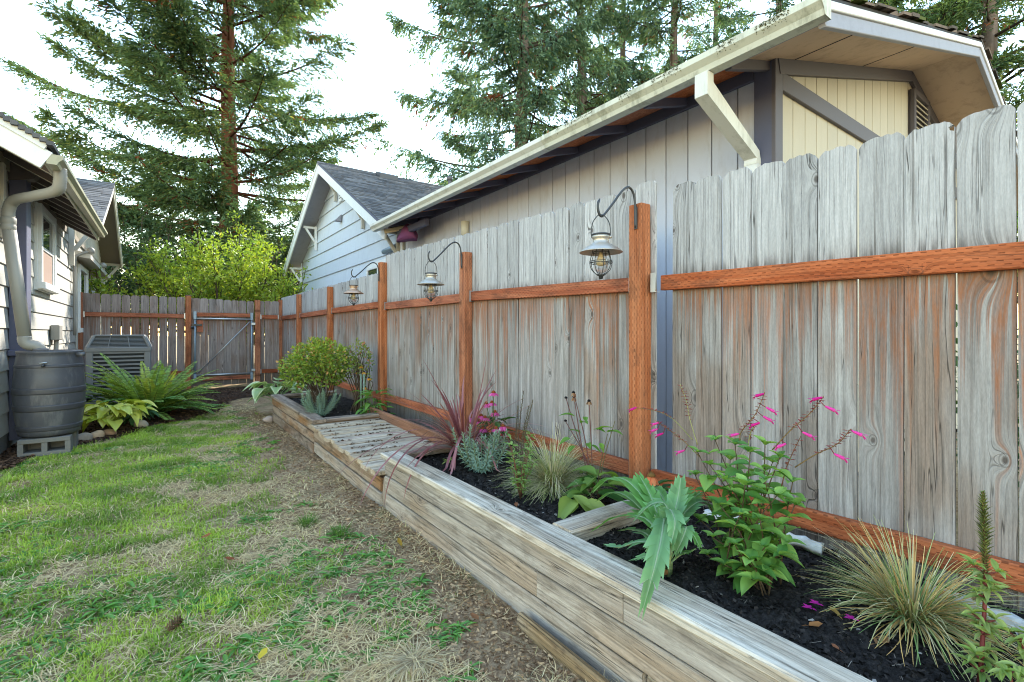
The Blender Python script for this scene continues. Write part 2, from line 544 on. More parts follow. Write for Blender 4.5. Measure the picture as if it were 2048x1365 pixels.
M['capold'] = wood('brown_weathered_cap', (.22, .165, .13), (.33, .27, .22), patch=(.17, .12, .09), pamt=.6, knots=.25, ring=.25, per=.08, bstr=.8, dirt=((.07, .06, .045), .7))
M['bedboard'] = wood('bed_side_board', (.32, .275, .23), (.44, .39, .335), patch=(.32, .215, .13), pamt=.5, knots=.35, ring=.3, per=.05, bstr=.6, dirt=((.13, .10, .075), .45), kz=.8)
M['bedold'] = wood('old_bed_side_board', (.25, .185, .135), (.36, .29, .23), patch=(.26, .14, .07), pamt=.8, knots=.3, ring=.25, per=.12, bstr=.7, dirt=((.08, .06, .045), .7), kz=.8)
M['deck'] = wood('deck_slat', (.43, .345, .25), (.57, .475, .36), patch=(.34, .24, .16), pamt=.5, knots=.1, ring=.2, per=.08, dirt=((.14, .10, .07), .5))
M['rot'] = wood('rotten_board', (.26, .2, .13), (.40, .33, .24), patch=(.22, .14, .07), pamt=.7, knots=.2, ring=.3, per=.05, bstr=1., dirt=((.1, .07, .05), .8))
M['eavewood'] = wood('reddish_eave_plank', (.40, .12, .05), (.52, .18, .08), knots=.2, ring=.25, per=.1)
M['rawwood'] = wood('raw_timber', (.50, .38, .22), (.62, .50, .32), knots=.2, ring=.25, per=.08)
M['g_siding'] = paint('grey_siding_paint', (.50, .525, .61), .10, .7, (.33, .30, .30), .3, .15, streak=True)
M['t_siding'] = paint('tan_siding_paint', (.50, .455, .36), .08, .7, (.45, .40, .30), .25, .15, streak=True)
M['navy'] = paint('dark_navy_paint', (.095, .10, .155), .15, .6)
M['purple_grey'] = paint('purple_grey_trim', (.105, .095, .11), .12, .6)
M['fascia_grey'] = paint('blue_grey_fascia', (.30, .30, .345), .10, .6, (.2, .2, .22), .3)
M['white'] = paint('white_trim', (.72, .73, .72), .06, .5, (.5, .5, .47), .25)
M['gutter'] = paint('mossy_gutter_paint', (.66, .66, .60), .08, .5, (.20, .20, .12), .30, streak=True)
M['gutter_moss'] = paint('very_mossy_gutter_paint', (.60, .60, .50), .10, .6, (.14, .14, .075), .5, streak=True)
M['soffit'] = paint('tan_soffit', (.56, .40, .29), .10, .8, (.2, .13, .09), .3)
M['blue_siding'] = paint('pale_blue_siding', (.57, .62, .68), .06, .7, (.45, .49, .53), .3, streak=True)
M['cream'] = paint('cream_siding', (.43, .41, .365), .07, .7, (.42, .39, .34), .25, streak=True)
M['creamtrim'] = paint('cream_trim', (.52, .49, .42), .06, .6)
M['taupe'] = paint('taupe_soffit', (.24, .205, .165), .1, .8)
M['dark_rafter'] = paint('dark_rafter', (.12, .095, .095), .12, .7)
M['downspout'] = paint('grey_downspout', (.27, .26, .235), .08, .45, (.3, .28, .24), .3)
M['olive'] = paint('olive_gutter', (.36, .34, .24), .10, .4, (.2, .19, .12), .3)
M['shingle'] = attrmat('asphalt_shingle', .95, .1, 120, .35)
M['reflector'] = soil_mat('pale_reflector', (.34, .33, .31), (.60, .59, .56), (.5, .49, .46))  # pale colour for the added strip that brightens the garage siding
M['roofdark'] = paint('roof_underlay', (.05, .05, .055), .1, .9)
M['vent'] = paint('roof_vent_metal', (.10, .10, .11), .1, .5)
M['pipe'] = paint('beige_plastic_pipe', (.58, .55, .46), .06, .5)
M['barrel'] = paint('charcoal_barrel_plastic', (.062, .064, .075), .2, .42, (.19, .185, .18), .45, .12, .4, True)
M['barrelband'] = paint('barrel_band', (.05, .05, .058), .12, .4, (.1, .1, .1), .2)
M['concrete'] = paint('concrete', (.16, .155, .145), .25, .95, (.15, .14, .12), .5, .6, .1, fine=90)
M['ac'] = paint('grey_ac_paint', (.17, .18, .185), .06, .45)
M['acdark'] = paint('dark_coil', (.016, .021, .022), .1, .6)
M['steel'] = paint('galvanised_steel', (.50, .53, .56), .10, .38, None, 0, .05, .5, metal=.75)
M['steelpaint'] = paint('bluish_steel', (.24, .31, .38), .12, .45, None, 0, .05, .5, metal=.4)
M['iron'] = paint('dark_iron', (.055, .058, .062), .2, .5, (.12, .09, .06), .3, .1, .5, metal=.5)
M['lampmetal'] = paint('aged_lamp_metal', (.46, .42, .36), .15, .38, (.26, .15, .08), .45, .1, .5, metal=.7)
M['lampcopper'] = paint('coppery_lamp_metal', (.50, .33, .22), .15, .35, (.6, .52, .44), .4, .1, .5, metal=.7)
M['bulb'] = paint('bulb_filament_amber', (.55, .42, .25), .05, .15, None, 0, .0, .6)
M['glass'] = glass('window_glass')
k_ = NT('clear_lamp_glass')
gb = k_.n('BsdfGlass', {'Color': (.95, .96, .96, 1), 'Roughness': .02, 'IOR': 1.25})
tb = k_.n('BsdfTransparent'); mx_ = k_.n('MixShader', {0: .35, 1: tb.outputs[0], 2: gb.outputs[0]})
k_.t.links.new(mx_.outputs[0], k_.outn.inputs[0]); M['clear'] = k_.m
M['blind'] = paint('window_blind', (.30, .21, .17), .08, .8)
M['pinkcloth'] = paint('plum_cloth', (.17, .05, .13), .2, .9, None, 0, .3)
M['plastic_w'] = paint('white_plastic_sheet', (.58, .60, .60), .12, .4, (.2, .18, .16), .45, .2)
M['plastic_g'] = paint('lime_plastic_sheet', (.36, .62, .22), .06, .35)
M['ink'] = paint('black_print', (.02, .02, .025), .05, .5)
M['stone'] = attrmat('river_stone', .8, .2, 25, .3)
M['wire'] = paint('rusty_wire', (.30, .25, .19), .2, .6, None, 0, 0, .4, metal=.3)
M['bark_red'] = attrmat('redwood_bark', .95, .1, 9, .5)
M['bark'] = attrmat('grey_bark', .95, .1, 9, .45)
M['leaf'] = leafmat('leaf', .35)
M['leafgloss'] = leafmat('glossy_leaf', .3, .32, .5)
M['needle'] = leafmat('needle', .32, .6, .2, (1.2, 1.2, .6))
M['grass'] = leafmat('grass_blade', .42, .55, .25)
M['straw'] = leafmat('straw_blade', .2, .7, .15, (1.1, 1.05, .9))
M['petal'] = leafmat('petal', .35, .6, .2, (1.1, 1., 1.))
M['ground'] = ground_mat()
M['mulch'] = soil_mat('bark_mulch', (.035, .022, .016), (.105, .065, .045), (.07, .045, .035))
M['soil'] = soil_mat('black_soil', (.016, .014, .0135), (.062, .053, .049), (.042, .036, .033))
M['crumb'] = attrmat('soil_crumb', .95, .1, 60, .3)
# ------------------------------------------------------------------ ground, mulch bed, soil
def axis_pts(a, b, n, far):
    core = np.linspace(a, b, n)
    lo = a - np.geomspace(.3, far, 14)[::-1]; hi = b + np.geomspace(.3, far, 14)
    return np.concatenate([lo, core, hi])

def ground_z(x, y):
    x = np.asarray(x, float); y = np.asarray(y, float)
    near = np.clip(1 - np.hypot(x, y - 5) / 14., 0, 1)
    return (fbm(x * 1.3, y * 1.3, 3) - .5) * .05 * near - .012 + (fbm(x * 7, y * 7, 5) - .5) * .02 * near

gx = axis_pts(-4, 4, 90, 260.); gy = axis_pts(-2, 16, 180, 260.)
GX, GY = np.meshgrid(gx, gy)
GZ = ground_z(GX, GY)
nx, ny = len(gx), len(gy)
F = [(j * nx + i, j * nx + i + 1, (j + 1) * nx + i + 1, (j + 1) * nx + i) for j in range(ny - 1) for i in range(nx - 1)]
go = obj('ground', np.stack([GX.ravel(), GY.ravel(), GZ.ravel()], 1), F, M['ground'], org=(0, 0, 0), smooth=True)
tag(go, 'patchy lawn earth of the side yard', kind='structure')

# lawn edge of the mulch bed beside the cream house (x as a function of y)
ME = [(5.6, -1.32), (6.2, -1.22), (6.6, -1.0), (6.85, -.78), (7.4, -.45), (7.9, -.2), (8.4, .35), (8.9, .72), (9.6, .86), (10.2, 1.0), (10.6, 1.3), (10.8, 2.3), (13, 2.4)]
def mulch_edge(y):
    return np.interp(y, [p[0] for p in ME], [p[1] for p in ME]) + (vnoise(np.asarray(y) * 3.0, np.asarray(y) * 0 + 2.2, 9) - .5) * .18

my = np.linspace(5.6, 12.6, 150); ns = 40
V = []
for y in my:
    e = float(mulch_edge(y))
    for k in range(ns + 1):
        x = -1.36 + (e + 1.36) * k / ns
        hump = .035 * min(1, (ns - k) / 5.)
        V.append((x, y, float(ground_z(x, y)) + .004 + hump * (.4 + .9 * float(fbm(x * 9, y * 9, 21)))))
F = [(j * (ns + 1) + i, j * (ns + 1) + i + 1, (j + 1) * (ns + 1) + i + 1, (j + 1) * (ns + 1) + i) for j in range(len(my) - 1) for i in range(ns)]
mo = obj('mulch', V, F, M['mulch'], org=(0, 9, 0), smooth=True)
tag(mo, 'dark bark mulch along the cream house and the gate', kind='structure')

CHIP = T_([(0, 0, 0), (.3, .5, .12), (1, .3, .05), (1, -.3, 0), (.2, -.5, .1)], [(0, 1, 4), (1, 2, 4), (2, 3, 4)])
def chips(n, xf, yf, zf, L, cols):
    lv = Leaves()
    y = yf(n); x = xf(y); z = zf(x, y)
    d = rdir(n, -.3, .4); nr = unit(rdir(n, .3, 1))
    t = RN.random(n); c = mixc(cols[0], cols[1], t ** 1.5)
    lv.leaves(np.stack([x, y, z], 1), d, nr, RN.uniform(*L, n), RN.uniform(L[0] * .4, L[1] * .45, n), c, CHIP)
    return lv
lv = chips(14000, lambda y: -1.33 + (mulch_edge(y) + .03 + 1.33) * RN.random(len(y)), lambda n: 5.7 + 6.6 * RN.random(n),
           lambda x, y: ground_z(x, y) + .035, (.015, .05), ((.03, .018, .012), (.19, .11, .07)))
tag(lv.obj('mulch_chips', M['crumb'], org=(0, 9, 0)), 'loose bark chips on the mulch by the cream house', kind='stuff')

# ------------------------------------------------------------------ lawn
def lawn_x(n, ylo=1.0, yhi=11.0):
    y = 1.0 + (yhi - ylo) * RN.random(n) ** 1.35
    lo = np.where(y < 6.2, -.30 * y - .55, -1.3)
    hi = np.full(n, 1.30)
    x = lo + (hi - lo) * RN.random(n)
    ok = (y < 5.6) | (x > mulch_edge(y) - .03)
    return x[ok], y[ok]

def greenness(x, y):
    g = .62 * fbm(x * 2.3, y * 2.3, 41, 3) + .38 * fbm(x * 7.5, y * 7.5, 43, 2)
    bias = np.interp(x, [-1.2, 0.0, .45, .85, 1.1, 1.3], [.13, .085, .03, -.06, -.17, -.32])
    bias = bias + np.interp(y, [1.3, 2.4, 3.5, 5.5, 8], [.0, .0, .02, .09, .07])
    return g + bias

def bare(x, y):
    return np.interp(x, [.42, .78, 1.05], [0, .5, 1.1]) * (.4 + 1.2 * fbm(x * 4, y * 4, 77)) + np.interp(fbm(x * 3., y * 3., 88), [.56, .72], [0, .5])

def blades(n, kind):
    x, y = lawn_x(n)
    g = greenness(x, y); b = bare(x, y); r = RN.random(len(x))
    if kind == 'green': ok = (r < np.clip((g - .482) * 8, 0.02, 1)) & (RN.random(len(x)) > b * .9)
    elif kind == 'dry': ok = (r < np.clip((.64 - g) * 6, .3, .95)) & (RN.random(len(x)) > b * .75)
    x = x[ok]; y = y[ok]; g = g[ok]; N = len(x)
    z = ground_z(x, y)
    az = RN.uniform(0, 2 * np.pi, N); dist = np.hypot(x, y)
    hz = np.stack([np.cos(az), np.sin(az), np.zeros(N)], 1)
    K = 3 if kind == 'green' else 4; s = np.linspace(0, 1, K)[None, :]
    if kind == 'green':
        clump = fbm(x * 5, y * 5, 51, 2)
        L = RN.uniform(.022, .05, N) * (.5 + 1.1 * clump) * (1 + .06 * dist)
        lean = RN.uniform(.15, .9, N)
        up = np.sqrt(np.maximum(.1, 1 - lean ** 2))
        P = np.stack([x, y, z - .004], 1)[:, None, :] + hz[:, None, :] * (L * lean)[:, None, None] * (s ** 1.6)[..., None]
        P[..., 2] += (L * up)[:, None] * (s - .28 * s * s)
        hue = fbm(x * 3.1, y * 3.1, 61, 2) + RN.normal(0, .10, N)
        c = mixc((.12, .25, .025), (.50, .66, .095), np.clip(hue * 1.5 - .3, 0, 1))
        c = mixc(c, (.50, .47, .22), np.clip(RN.normal(.08, .2, N), 0, .9))
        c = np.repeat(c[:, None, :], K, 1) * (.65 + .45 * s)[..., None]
        w = (.0030 + .0006 * dist)[:, None] * np.array([[1, .95, .15]])
    else:
        L = RN.uniform(.03, .10, N)
        el = np.clip(np.abs(RN.normal(.18, .28, N)), 0, 1.1)
        P = np.stack([x, y, z + RN.uniform(.0, .014, N)], 1)[:, None, :] + hz[:, None, :] * (L * np.cos(el))[:, None, None] * s[..., None]
        cu = RN.normal(0, .22, N)
        side = np.stack([-hz[:, 1], hz[:, 0], np.zeros(N)], 1)
        P += side[:, None, :] * (L * cu)[:, None, None] * (s * s)[..., None]
        P[..., 2] += (L * np.sin(el))[:, None] * (s - .55 * s * s)
        c = mixc((.46, .31, .15), (.88, .72, .42), np.clip(RN.normal(.5, .28, N), 0, 1))
        c = mixc(c, (.36, .37, .14), np.clip(RN.normal(0, .22, N), 0, .8))
        w = (.0020 + .0005 * dist)[:, None] * np.array([[1, 1, .8, .3]])
    return P, w, c

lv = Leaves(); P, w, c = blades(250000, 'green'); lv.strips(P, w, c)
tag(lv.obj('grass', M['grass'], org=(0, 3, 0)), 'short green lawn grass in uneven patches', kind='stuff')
lv = Leaves(); P, w, c = blades(135000, 'dry'); lv.strips(P, w, c)
tag(lv.obj('dry_grass', M['straw'], org=(0, 3, 0)), 'straw coloured dead grass lying between the green patches', kind='stuff')

# broad leaved weeds in rosettes
WEED = bigleaf(3, lambda s: (.25 + .9 * s) * (1 - s ** 5) * 1.0, bend=.55, fold=.25)
lv = Leaves()
x, y = lawn_x(6500, yhi=9.0)
cl = fbm(x * 1.5, y * 1.5, 91, 2) + .35 * fbm(x * 6, y * 6, 92, 1)
ok = (cl > .725) & (x < 1.05) & (RN.random(len(x)) < .5); x = x[ok]; y = y[ok]
for cx, cy in ((.42, 2.05), (.5, 2.0), (.46, 2.12), (-.3, 2.75), (-.22, 2.85), (-.42, 2.95), (-.1, 3.0), (.1, 2.5), (.15, 2.62)):
    x = np.append(x, cx); y = np.append(y, cy)
for xi, yi in zip(x, y):
    k = R.randint(5, 10); a = np.linspace(0, 2 * np.pi, k, endpoint=False) + RN.uniform(-.3, .3, k)
    el = RN.uniform(.08, .6, k)
    d = np.stack([np.cos(a) * np.cos(el), np.sin(a) * np.cos(el), np.sin(el)], 1)
    base = np.tile([xi, yi, float(ground_z(xi, yi)) + .004], (k, 1))
    L = RN.uniform(.03, .07, k) * R.uniform(.6, 1.15) * (1.0 + .05 * yi)
    c = mixc((.055, .17, .025), (.19, .40, .06), RN.random(k) * .6 + .4 * R.random())
    lv.leaves(base, d, (0, 0, 1), L, L * RN.uniform(.26, .38, k), c, WEED)
tag(lv.obj('lawn_weeds', M['leafgloss'], org=(0, 3, 0)), 'dark broad leaved weeds spread through the lawn', kind='stuff')

pth_ = obj('reflector_strip', *box(2.40, 3.35, 1.66, 7.6, -.1, .035), M['reflector']); tag(pth_, 'pale gravel strip added to bounce light between the right fence and the garage', kind='structure')  # made-up pale ground, added to bounce light onto the garage siding
# litter on the bare strip beside the beds
def strip_xy(n):
    y = 1.0 + 8.0 * RN.random(n) ** 1.3
    return 1.28 - np.abs(RN.normal(0, .30, n)), y
x, y = strip_xy(13000); n = len(x)
lv = Leaves()
lv.leaves(np.stack([x, y, ground_z(x, y) + RN.uniform(.002, .012, n)], 1), rdir(n, -.2, .3), unit(rdir(n, .3, 1)), RN.uniform(.008, .03, n), RN.uniform(.004, .012, n),
          mixc((.14, .08, .045), (.52, .35, .20), RN.random(n) ** 1.4), CHIP)
tag(lv.obj('lawn_litter', M['crumb'], org=(1, 3, 0)), 'brown crumbs and leaf bits on the bare strip by the beds', kind='stuff')
# ------------------------------------------------------------------ roofs
SH_A, SH_B = (.085, .085, .09), (.185, .18, .18)
def shingles(parent, e0, e1, r0, r1, expo=.14, tabw=.30, name='shingle_course', warm=0.):
    """overlapping tabs from the eave line e0-e1 up to the ridge line r0-r1, in one part"""
    e0, e1, r0, r1 = map(Vector, (e0, e1, r0, r1))
    up = (r0 - e0); n = max(3, int(up.length / expo)); lv = Leaves()
    nr = (e1 - e0).cross(up).normalized()
    if nr.z < 0: nr = -nr
    m = int((e1 - e0).length / tabw)
    u = up / n
    for i in range(n):
        a = e0 + (r0 - e0) * (i / n); b = e1 + (r1 - e1) * (i / n)
        st = (b - a) / m
        off = R.random()
        for j in range(-1, m + 1):
            lo = max(0, j + off); hi = min(m, j + off + .985)
            if hi <= lo: continue
            h = R.uniform(.006, .016)
            p0 = a + st * lo - u * R.uniform(0, .06); p1 = a + st * hi - u * R.uniform(0, .06)
            q0 = a + st * lo + u * 1.1; q1 = a + st * hi + u * 1.1
            V = [p0 + nr * h, p1 + nr * h, q1 + nr * .003, q0 + nr * .003, p0 - nr * .004, p1 - nr * .004]
            t = R.random() ** 1.4
            c = mixc(SH_A, SH_B, np.array(t)); c = c * np.array([1 + warm, 1, 1 - warm])
            lv.solid((V, [(0, 1, 2, 3), (4, 5, 1, 0), (4, 0, 3), (5, 2, 1)]), c)
    o = lv.obj(name, M['shingle'], parent, smooth=False)
    o['kind'] = 'stuff'
    return o

def slab(parent, name, e0, e1, r0, r1, th, mat):
    e0, e1, r0, r1 = map(Vector, (e0, e1, r0, r1))
    nr = (e1 - e0).cross(r0 - e0).normalized()
    if nr.z < 0: nr = -nr
    V, F = prism([e0, e1, r1, r0], nr * 0, nr * -th)
    return obj(name, V, F, mat, parent)

def knee_brace(parent, y, zt, xw, xo, drop, mat, w=.07):
    """bracket in the plane y = const: wall leg, top arm, diagonal"""
    s = 1 if xo > xw else -1
    nm = (0, 1, 0)
    b = board('bracket', parent, (xw + s * w / 2, y, zt - drop), (xw + s * w / 2, y, zt + .04), w, w, nm, mat)
    board('arm', b, (xw, y + .001, zt), (xo, y + .001, zt), w * .9, w * .9, nm, mat)
    board('strut', b, (xw + s * w, y, zt - drop * .62), (xo - s * .06, y, zt - w * .4), w * .85, w * .8, nm, mat)
    return b

def vent_grille(parent, name, x, y0, y1, z0, z1, fm, sm, n, axis='x', d=.03):
    pass

# ------------------------------------------------------------------ neighbour's garage on the right
GXW, GYW, GRX, GSL = 3.36, 1.608, 6.18, .289
EX, EZ, EY = 2.80, 2.955, 1.074
gar = thing('garage', 'grey panelled garage with tan gable and white gutter behind the right fence', 'garage', (GXW, GYW, 0))
def rz(x): return EZ + GSL * (x - EX) if x < GRX else EZ + GSL * (2 * GRX - x - EX)
obj('wall', *box(GXW + .016, 9.0, GYW + .016, 7.7, 0, 2.96), M['purple_grey'], gar)
y = GYW + .05; 
while y < 7.65:
    w = min(.198, 7.68 - y)
    if not (5.84 < y + w / 2 < 5.99):
        board('siding_board', gar, (GXW + .008, y + w / 2, .05), (GXW + .008, y + w / 2, 3.08), w, .014, (-1, 0, 0), M['g_siding'], ch=.003)
    y += .2035
board('corner_trim', gar, (GXW - .004, 5.91, .05), (GXW - .004, 5.91, 3.0), .09, .02, (-1, 0, 0), M['g_siding'])
board('seam_strip', gar, (GXW - .0015, 6.0, 2.1), (GXW - .0015, 7.6, 2.1), .012, .008, (-1, 0, 0), M['purple_grey'], ch=.002)
# gable wall
V, F = prism([(GXW + .02, GYW + .016, 0), (9.2, GYW + .016, 0), (9.2, GYW + .016, rz(9.2) - .02), (GRX, GYW + .016, rz(GRX) - .02), (GXW + .02, GYW + .016, rz(GXW) - .02)], (0, 0, 0), (0, .05, 0))
obj('gable_wall', V, F, M['purple_grey'], gar)
x = GXW + .10
while x < 9.0:
    xm = x + .096
    board('gable_board', gar, (xm, GYW + .008, .05), (xm, GYW + .008, min(rz(x), rz(x + .19)) - .03), .187, .014, (0, -1, 0), M['t_siding'], ch=.003)
    x += .192
# corner post, plate band, rake band
board('corner_post', gar, (GXW - .012, GYW + .045, .05), (GXW - .012, GYW + .045, 3.08), .15, .03, (-1, 0, 0), M['navy'])
board('corner_post', gar, (GXW + .026, GYW - .014, .05), (GXW + .026, GYW - .014, 3.10), .11, .03, (0, -1, 0), M['purple_grey'])
board('band', gar, (GXW + .082, GYW - .014, 2.965), (8.6, GYW - .014, 2.965), .13, .028, (0, -1, 0), M['purple_grey'])
board('rake_band', gar, (GXW + .02, GYW - .017, rz(GXW + .02) - .068), (GRX, GYW - .017, rz(GRX) - .068), .125, .034, (0, -1, 0), M['purple_grey'])
board('rake_band', gar, (GRX, GYW - .017, rz(GRX) - .068), (9.2, GYW - .017, rz(9.2) - .068), .125, .034, (0, -1, 0), M['purple_grey'])
# louvred vent
vt = board('vent_frame', gar, (6.42, GYW - .012, 3.72), (6.42, GYW - .012, 3.22), .52, .022, (0, -1, 0), M['purple_grey'])
for a, b in (((6.19, 3.22), (6.19, 3.72)), ((6.66, 3.22), (6.66, 3.72)), ((6.19, 3.70), (6.66, 3.70)), ((6.19, 3.24), (6.66, 3.24))):
    board('frame_side', vt, (a[0], GYW - .032, a[1]), (b[0], GYW - .032, b[1]), .06, .05, (0, -1, 0), M['purple_grey'])
for k in range(7):
    z = 3.30 + k * .056
    board('slat', vt, (6.23, GYW - .034, z), (6.62, GYW - .034, z), .05, .008, (0, -.7, .7), M['t_siding'], ch=.001)
# roof deck seen from below, shingles' edge, rake fascia
for (xa, xb) in ((EX, GRX), (GRX, 2 * GRX - EX)):
    slab(gar, 'soffit_panel', (xa, EY + .045, rz(xa) - .012), (xa, GYW + .02, rz(xa) - .012), (xb, EY + .045, rz(xb) - .012), (xb, GYW + .02, rz(xb) - .012), .014, M['soffit'])
    slab(gar, 'roof', (xa, EY, rz(xa) + .042), (xa, 7.5, rz(xa) + .042), (xb, EY, rz(xb) + .042), (xb, 7.5, rz(xb) + .042), .05, M['roofdark'])
    board('rake_board', gar, (xa, EY + .02, rz(xa) - .072), (xb, EY + .02, rz(xb) - .072), .085, .035, (0, -1, 0), M['fascia_grey'])
    board('rake_trim', gar, (xa, EY + .012, rz(xa) - .004), (xb, EY + .012, rz(xb) - .004), .05, .045, (0, -1, 0), M['white'])
for xs in (3.6, 4.85, 7.4):
    board('soffit_joint', gar, (xs, EY + .06, rz(xs) - .0285), (xs, GYW - .03, rz(xs) - .0285), .008, .004, (0, 0, 1), M['roofdark'], ch=.001)
def ragged_edge(xa, xb):
    lv = Leaves()
    n = int(abs(xb - xa) / .16)
    for i in range(n):
        x0 = xa + (xb - xa) * i / n; x1 = xa + (xb - xa) * (i + .96) / n
        h = R.uniform(.012, .03); d = R.uniform(-.02, .03)
        V = [(x0, EY - .02 + d, rz(x0) + .045), (x1, EY - .02 + d, rz(x1) + .045), (x1, EY - .02 + d, rz(x1) + .045 + h), (x0, EY - .02 + d, rz(x0) + .045 + h),
             (x0, EY + .3, rz(x0) + .05), (x1, EY + .3, rz(x1) + .05)]
        c = mixc((.10, .085, .07), (.22, .16, .12), np.array(R.random()))
        if R.random() < .3: c = np.array([.10, .12, .03])
        lv.solid((V, [(0, 1, 2, 3), (3, 2, 5, 4), (0, 3, 4), (1, 5, 2)]), c)
    o = lv.obj('shingle_edge', M['shingle'], gar, smooth=False); o['kind'] = 'stuff'
ragged_edge(EX, GRX); ragged_edge(GRX, 2 * GRX - EX)
# eave: fascia, gutter, rafters, frieze
board('fascia', gar, (EX + .03, EY + .05, EZ - .028), (EX + .03, 7.5, EZ - .028), .10, .03, (-1, 0, 0), M['fascia_grey'])
def gutter_sec(x0, x1, zb, zt, s=-1):
    """K-style trough; open side s"""
    w = abs(x1 - x0)
    xo = x0 + s * w
    o = [(x0, zt), (x0, zb), (x0 + s * w * .62, zb), (x0 + s * w * .72, zb + (zt - zb) * .30), (xo, zb + (zt - zb) * .62), (xo, zt - .012), (xo, zt), (xo - s * .012, zt)]
    inn = [(xo - s * .008, zt - .012), (xo - s * .006, zb + (zt - zb) * .62 + .004), (x0 + s * w * .70, zb + (zt - zb) * .30 + .006), (x0 + s * w * .6, zb + .006), (x0 + s * .006, zb + .006), (x0 + s * .006, zt)]
    return o + inn
def gutter(parent, name, x0, x1, ya, yb, za, zb_, h, mat, s=-1):
    sa = gutter_sec(x0, x1, za - h, za, s); sb = gutter_sec(x0, x1, zb_ - h, zb_, s)
    n = len(sa)
    V = [(p[0], ya, p[1]) for p in sa] + [(p[0], yb, p[1]) for p in sb]
    F = [(i, (i + 1) % n, n + (i + 1) % n, n + i) for i in range(n)]
    F += [tuple(range(n)), tuple(range(2 * n - 1, n - 1, -1))]
    o = obj(name, V, F, mat, parent)
    # end cap plates
    for y, z in ((ya, za), (yb, zb_)):
        sc = gutter_sec(x0, x1, z - h, z, s)[:8]
        V, F = prism([(p[0], y, p[1]) for p in sc], (0, -.003, 0), (0, .003, 0))
        obj('end_cap', V, F, mat, o)
    return o
g1 = gutter(gar, 'gutter', EX + .01, EX - .105, EY + 2.2, 7.55, EZ + .008, EZ + .008, .098, M['gutter'])
g2 = gutter(gar, 'gutter', EX + .01, EX - .105, EY - .02, EY + 2.196, EZ + .008, EZ + .008, .098, M['gutter_moss'])
g2['label'] = 'mossy near end of the white gutter'
# moss fringe hanging on the gutter lip
lv = Leaves(); n = 1100
yy = EY + 2.0 * RN.random(n) ** 1.4
yy = yy[vnoise(yy * 9, yy * 0, 5) > .55]; n = len(yy)
lv.leaves(np.stack([np.full(n, EX - .108), yy, EZ + .010 - RN.random(n) * .02 - .05 * (RN.random(n) ** 4)], 1), unit(rdir(n, -1, -.2)), (-1, 0, 0), RN.uniform(.004, .014, n), .006, mixc((.035, .035, .012), (.12, .11, .04), RN.random(n)), DIAMOND)
o = lv.obj('gutter_moss_tufts', M['crumb'], gar); o['kind'] = 'stuff'
board('frieze', gar, (GXW - .012, GYW + .12, 3.05), (GXW - .012, 7.6, 3.05), .11, .03, (-1, 0, 0), M['navy'])
for i in range(10):
    y = 1.66 + .61 * i
    if i == 0: y = GYW + .03
    za, zb = rz(EX + .05) - .056, rz(GXW) - .056
    board('rafter', gar, (EX + .046, y, za), (GXW - .028, y, zb), .082, .045, (0, 1, 0), M['navy'] if i else M['purple_grey'])
y = GYW + .08
for i in range(10):
    y0 = max(GYW + .02, 1.66 + .61 * i); y1 = 1.66 + .61 * (i + 1)
    slab(gar, 'eave_plank', (EX + .02, y0, rz(EX + .02) - .012), (EX + .02, y1, rz(EX + .02) - .012), (GXW + .02, y0, rz(GXW + .02) - .012), (GXW + .02, y1, rz(GXW + .02) - .012), .014, M['eavewood'])
# downspout: outlet, slanting arm, pipe
def rect_pipe(path, w, t, side):
    P = [Vector(p) for p in path]; V = []; F = []
    side = Vector(side).normalized()
    for i, p in enumerate(P):
        tn = (P[min(i + 1, len(P) - 1)] - P[max(i - 1, 0)]).normalized()
        up = side.cross(tn).normalized()
        k = 1.0
        if 0 < i < len(P) - 1:
            a = (P[i] - P[i - 1]).normalized(); k = 1 / max(.5, a.dot(tn))
        for a, b in ((-1, -1), (1, -1), (1, 1), (-1, 1)):
            V.append(p + side * a * w / 2 + up * b * t / 2 * k)
    for i in range(len(P) - 1):
        for k in range(4): F.append((i * 4 + k, i * 4 + (k + 1) % 4, i * 4 + 4 + (k + 1) % 4, i * 4 + 4 + k))
    F += [(3, 2, 1, 0), tuple(len(V) - 4 + k for k in range(4))]
    return V, F
yd = 1.72
dsx = GXW - .055
d1 = obj('downspout', *rect_pipe([(dsx, yd, .3), (dsx, yd, 2.44)], .085, .062, (0, 1, 0)), M['white'], gar)
obj('elbow_arm', *rect_pipe([(EX - .045, yd + .02, 2.86), (EX - .045, yd + .02, 2.76), (dsx - .01, yd, 2.46), (dsx - .001, yd, 2.40)], .088, .066, (0, 1, 0)), M['gutter'], d1)
obj('strap', *bbox(dsx - .038, GXW - .0, yd - .06, yd + .06, 2.30, 2.325, .003), M['white'], d1)
# white vent pipe on the wall
mb = MB(); mb.add(tube([(GXW - .05, 5.62, .4), (GXW - .05, 5.62, 2.56)], .04, 12)); mb.add(tube([(GXW - .05, 5.62, 2.54), (GXW - .05, 5.62, 2.74)], .055, 12))
mb.obj('vent_pipe', M['pipe'], gar, True)
board('eave_beam', gar, (GXW - .3, 7.25, 2.82), (GXW - .3, 6.25, 2.82), .10, .06, (-1, 0, 0), M['navy'])
board('lookout', gar, (EX + .1, 7.42, 2.86), (GXW - .03, 6.75, 2.93), .07, .045, (0, 1, 0), M['rawwood'])

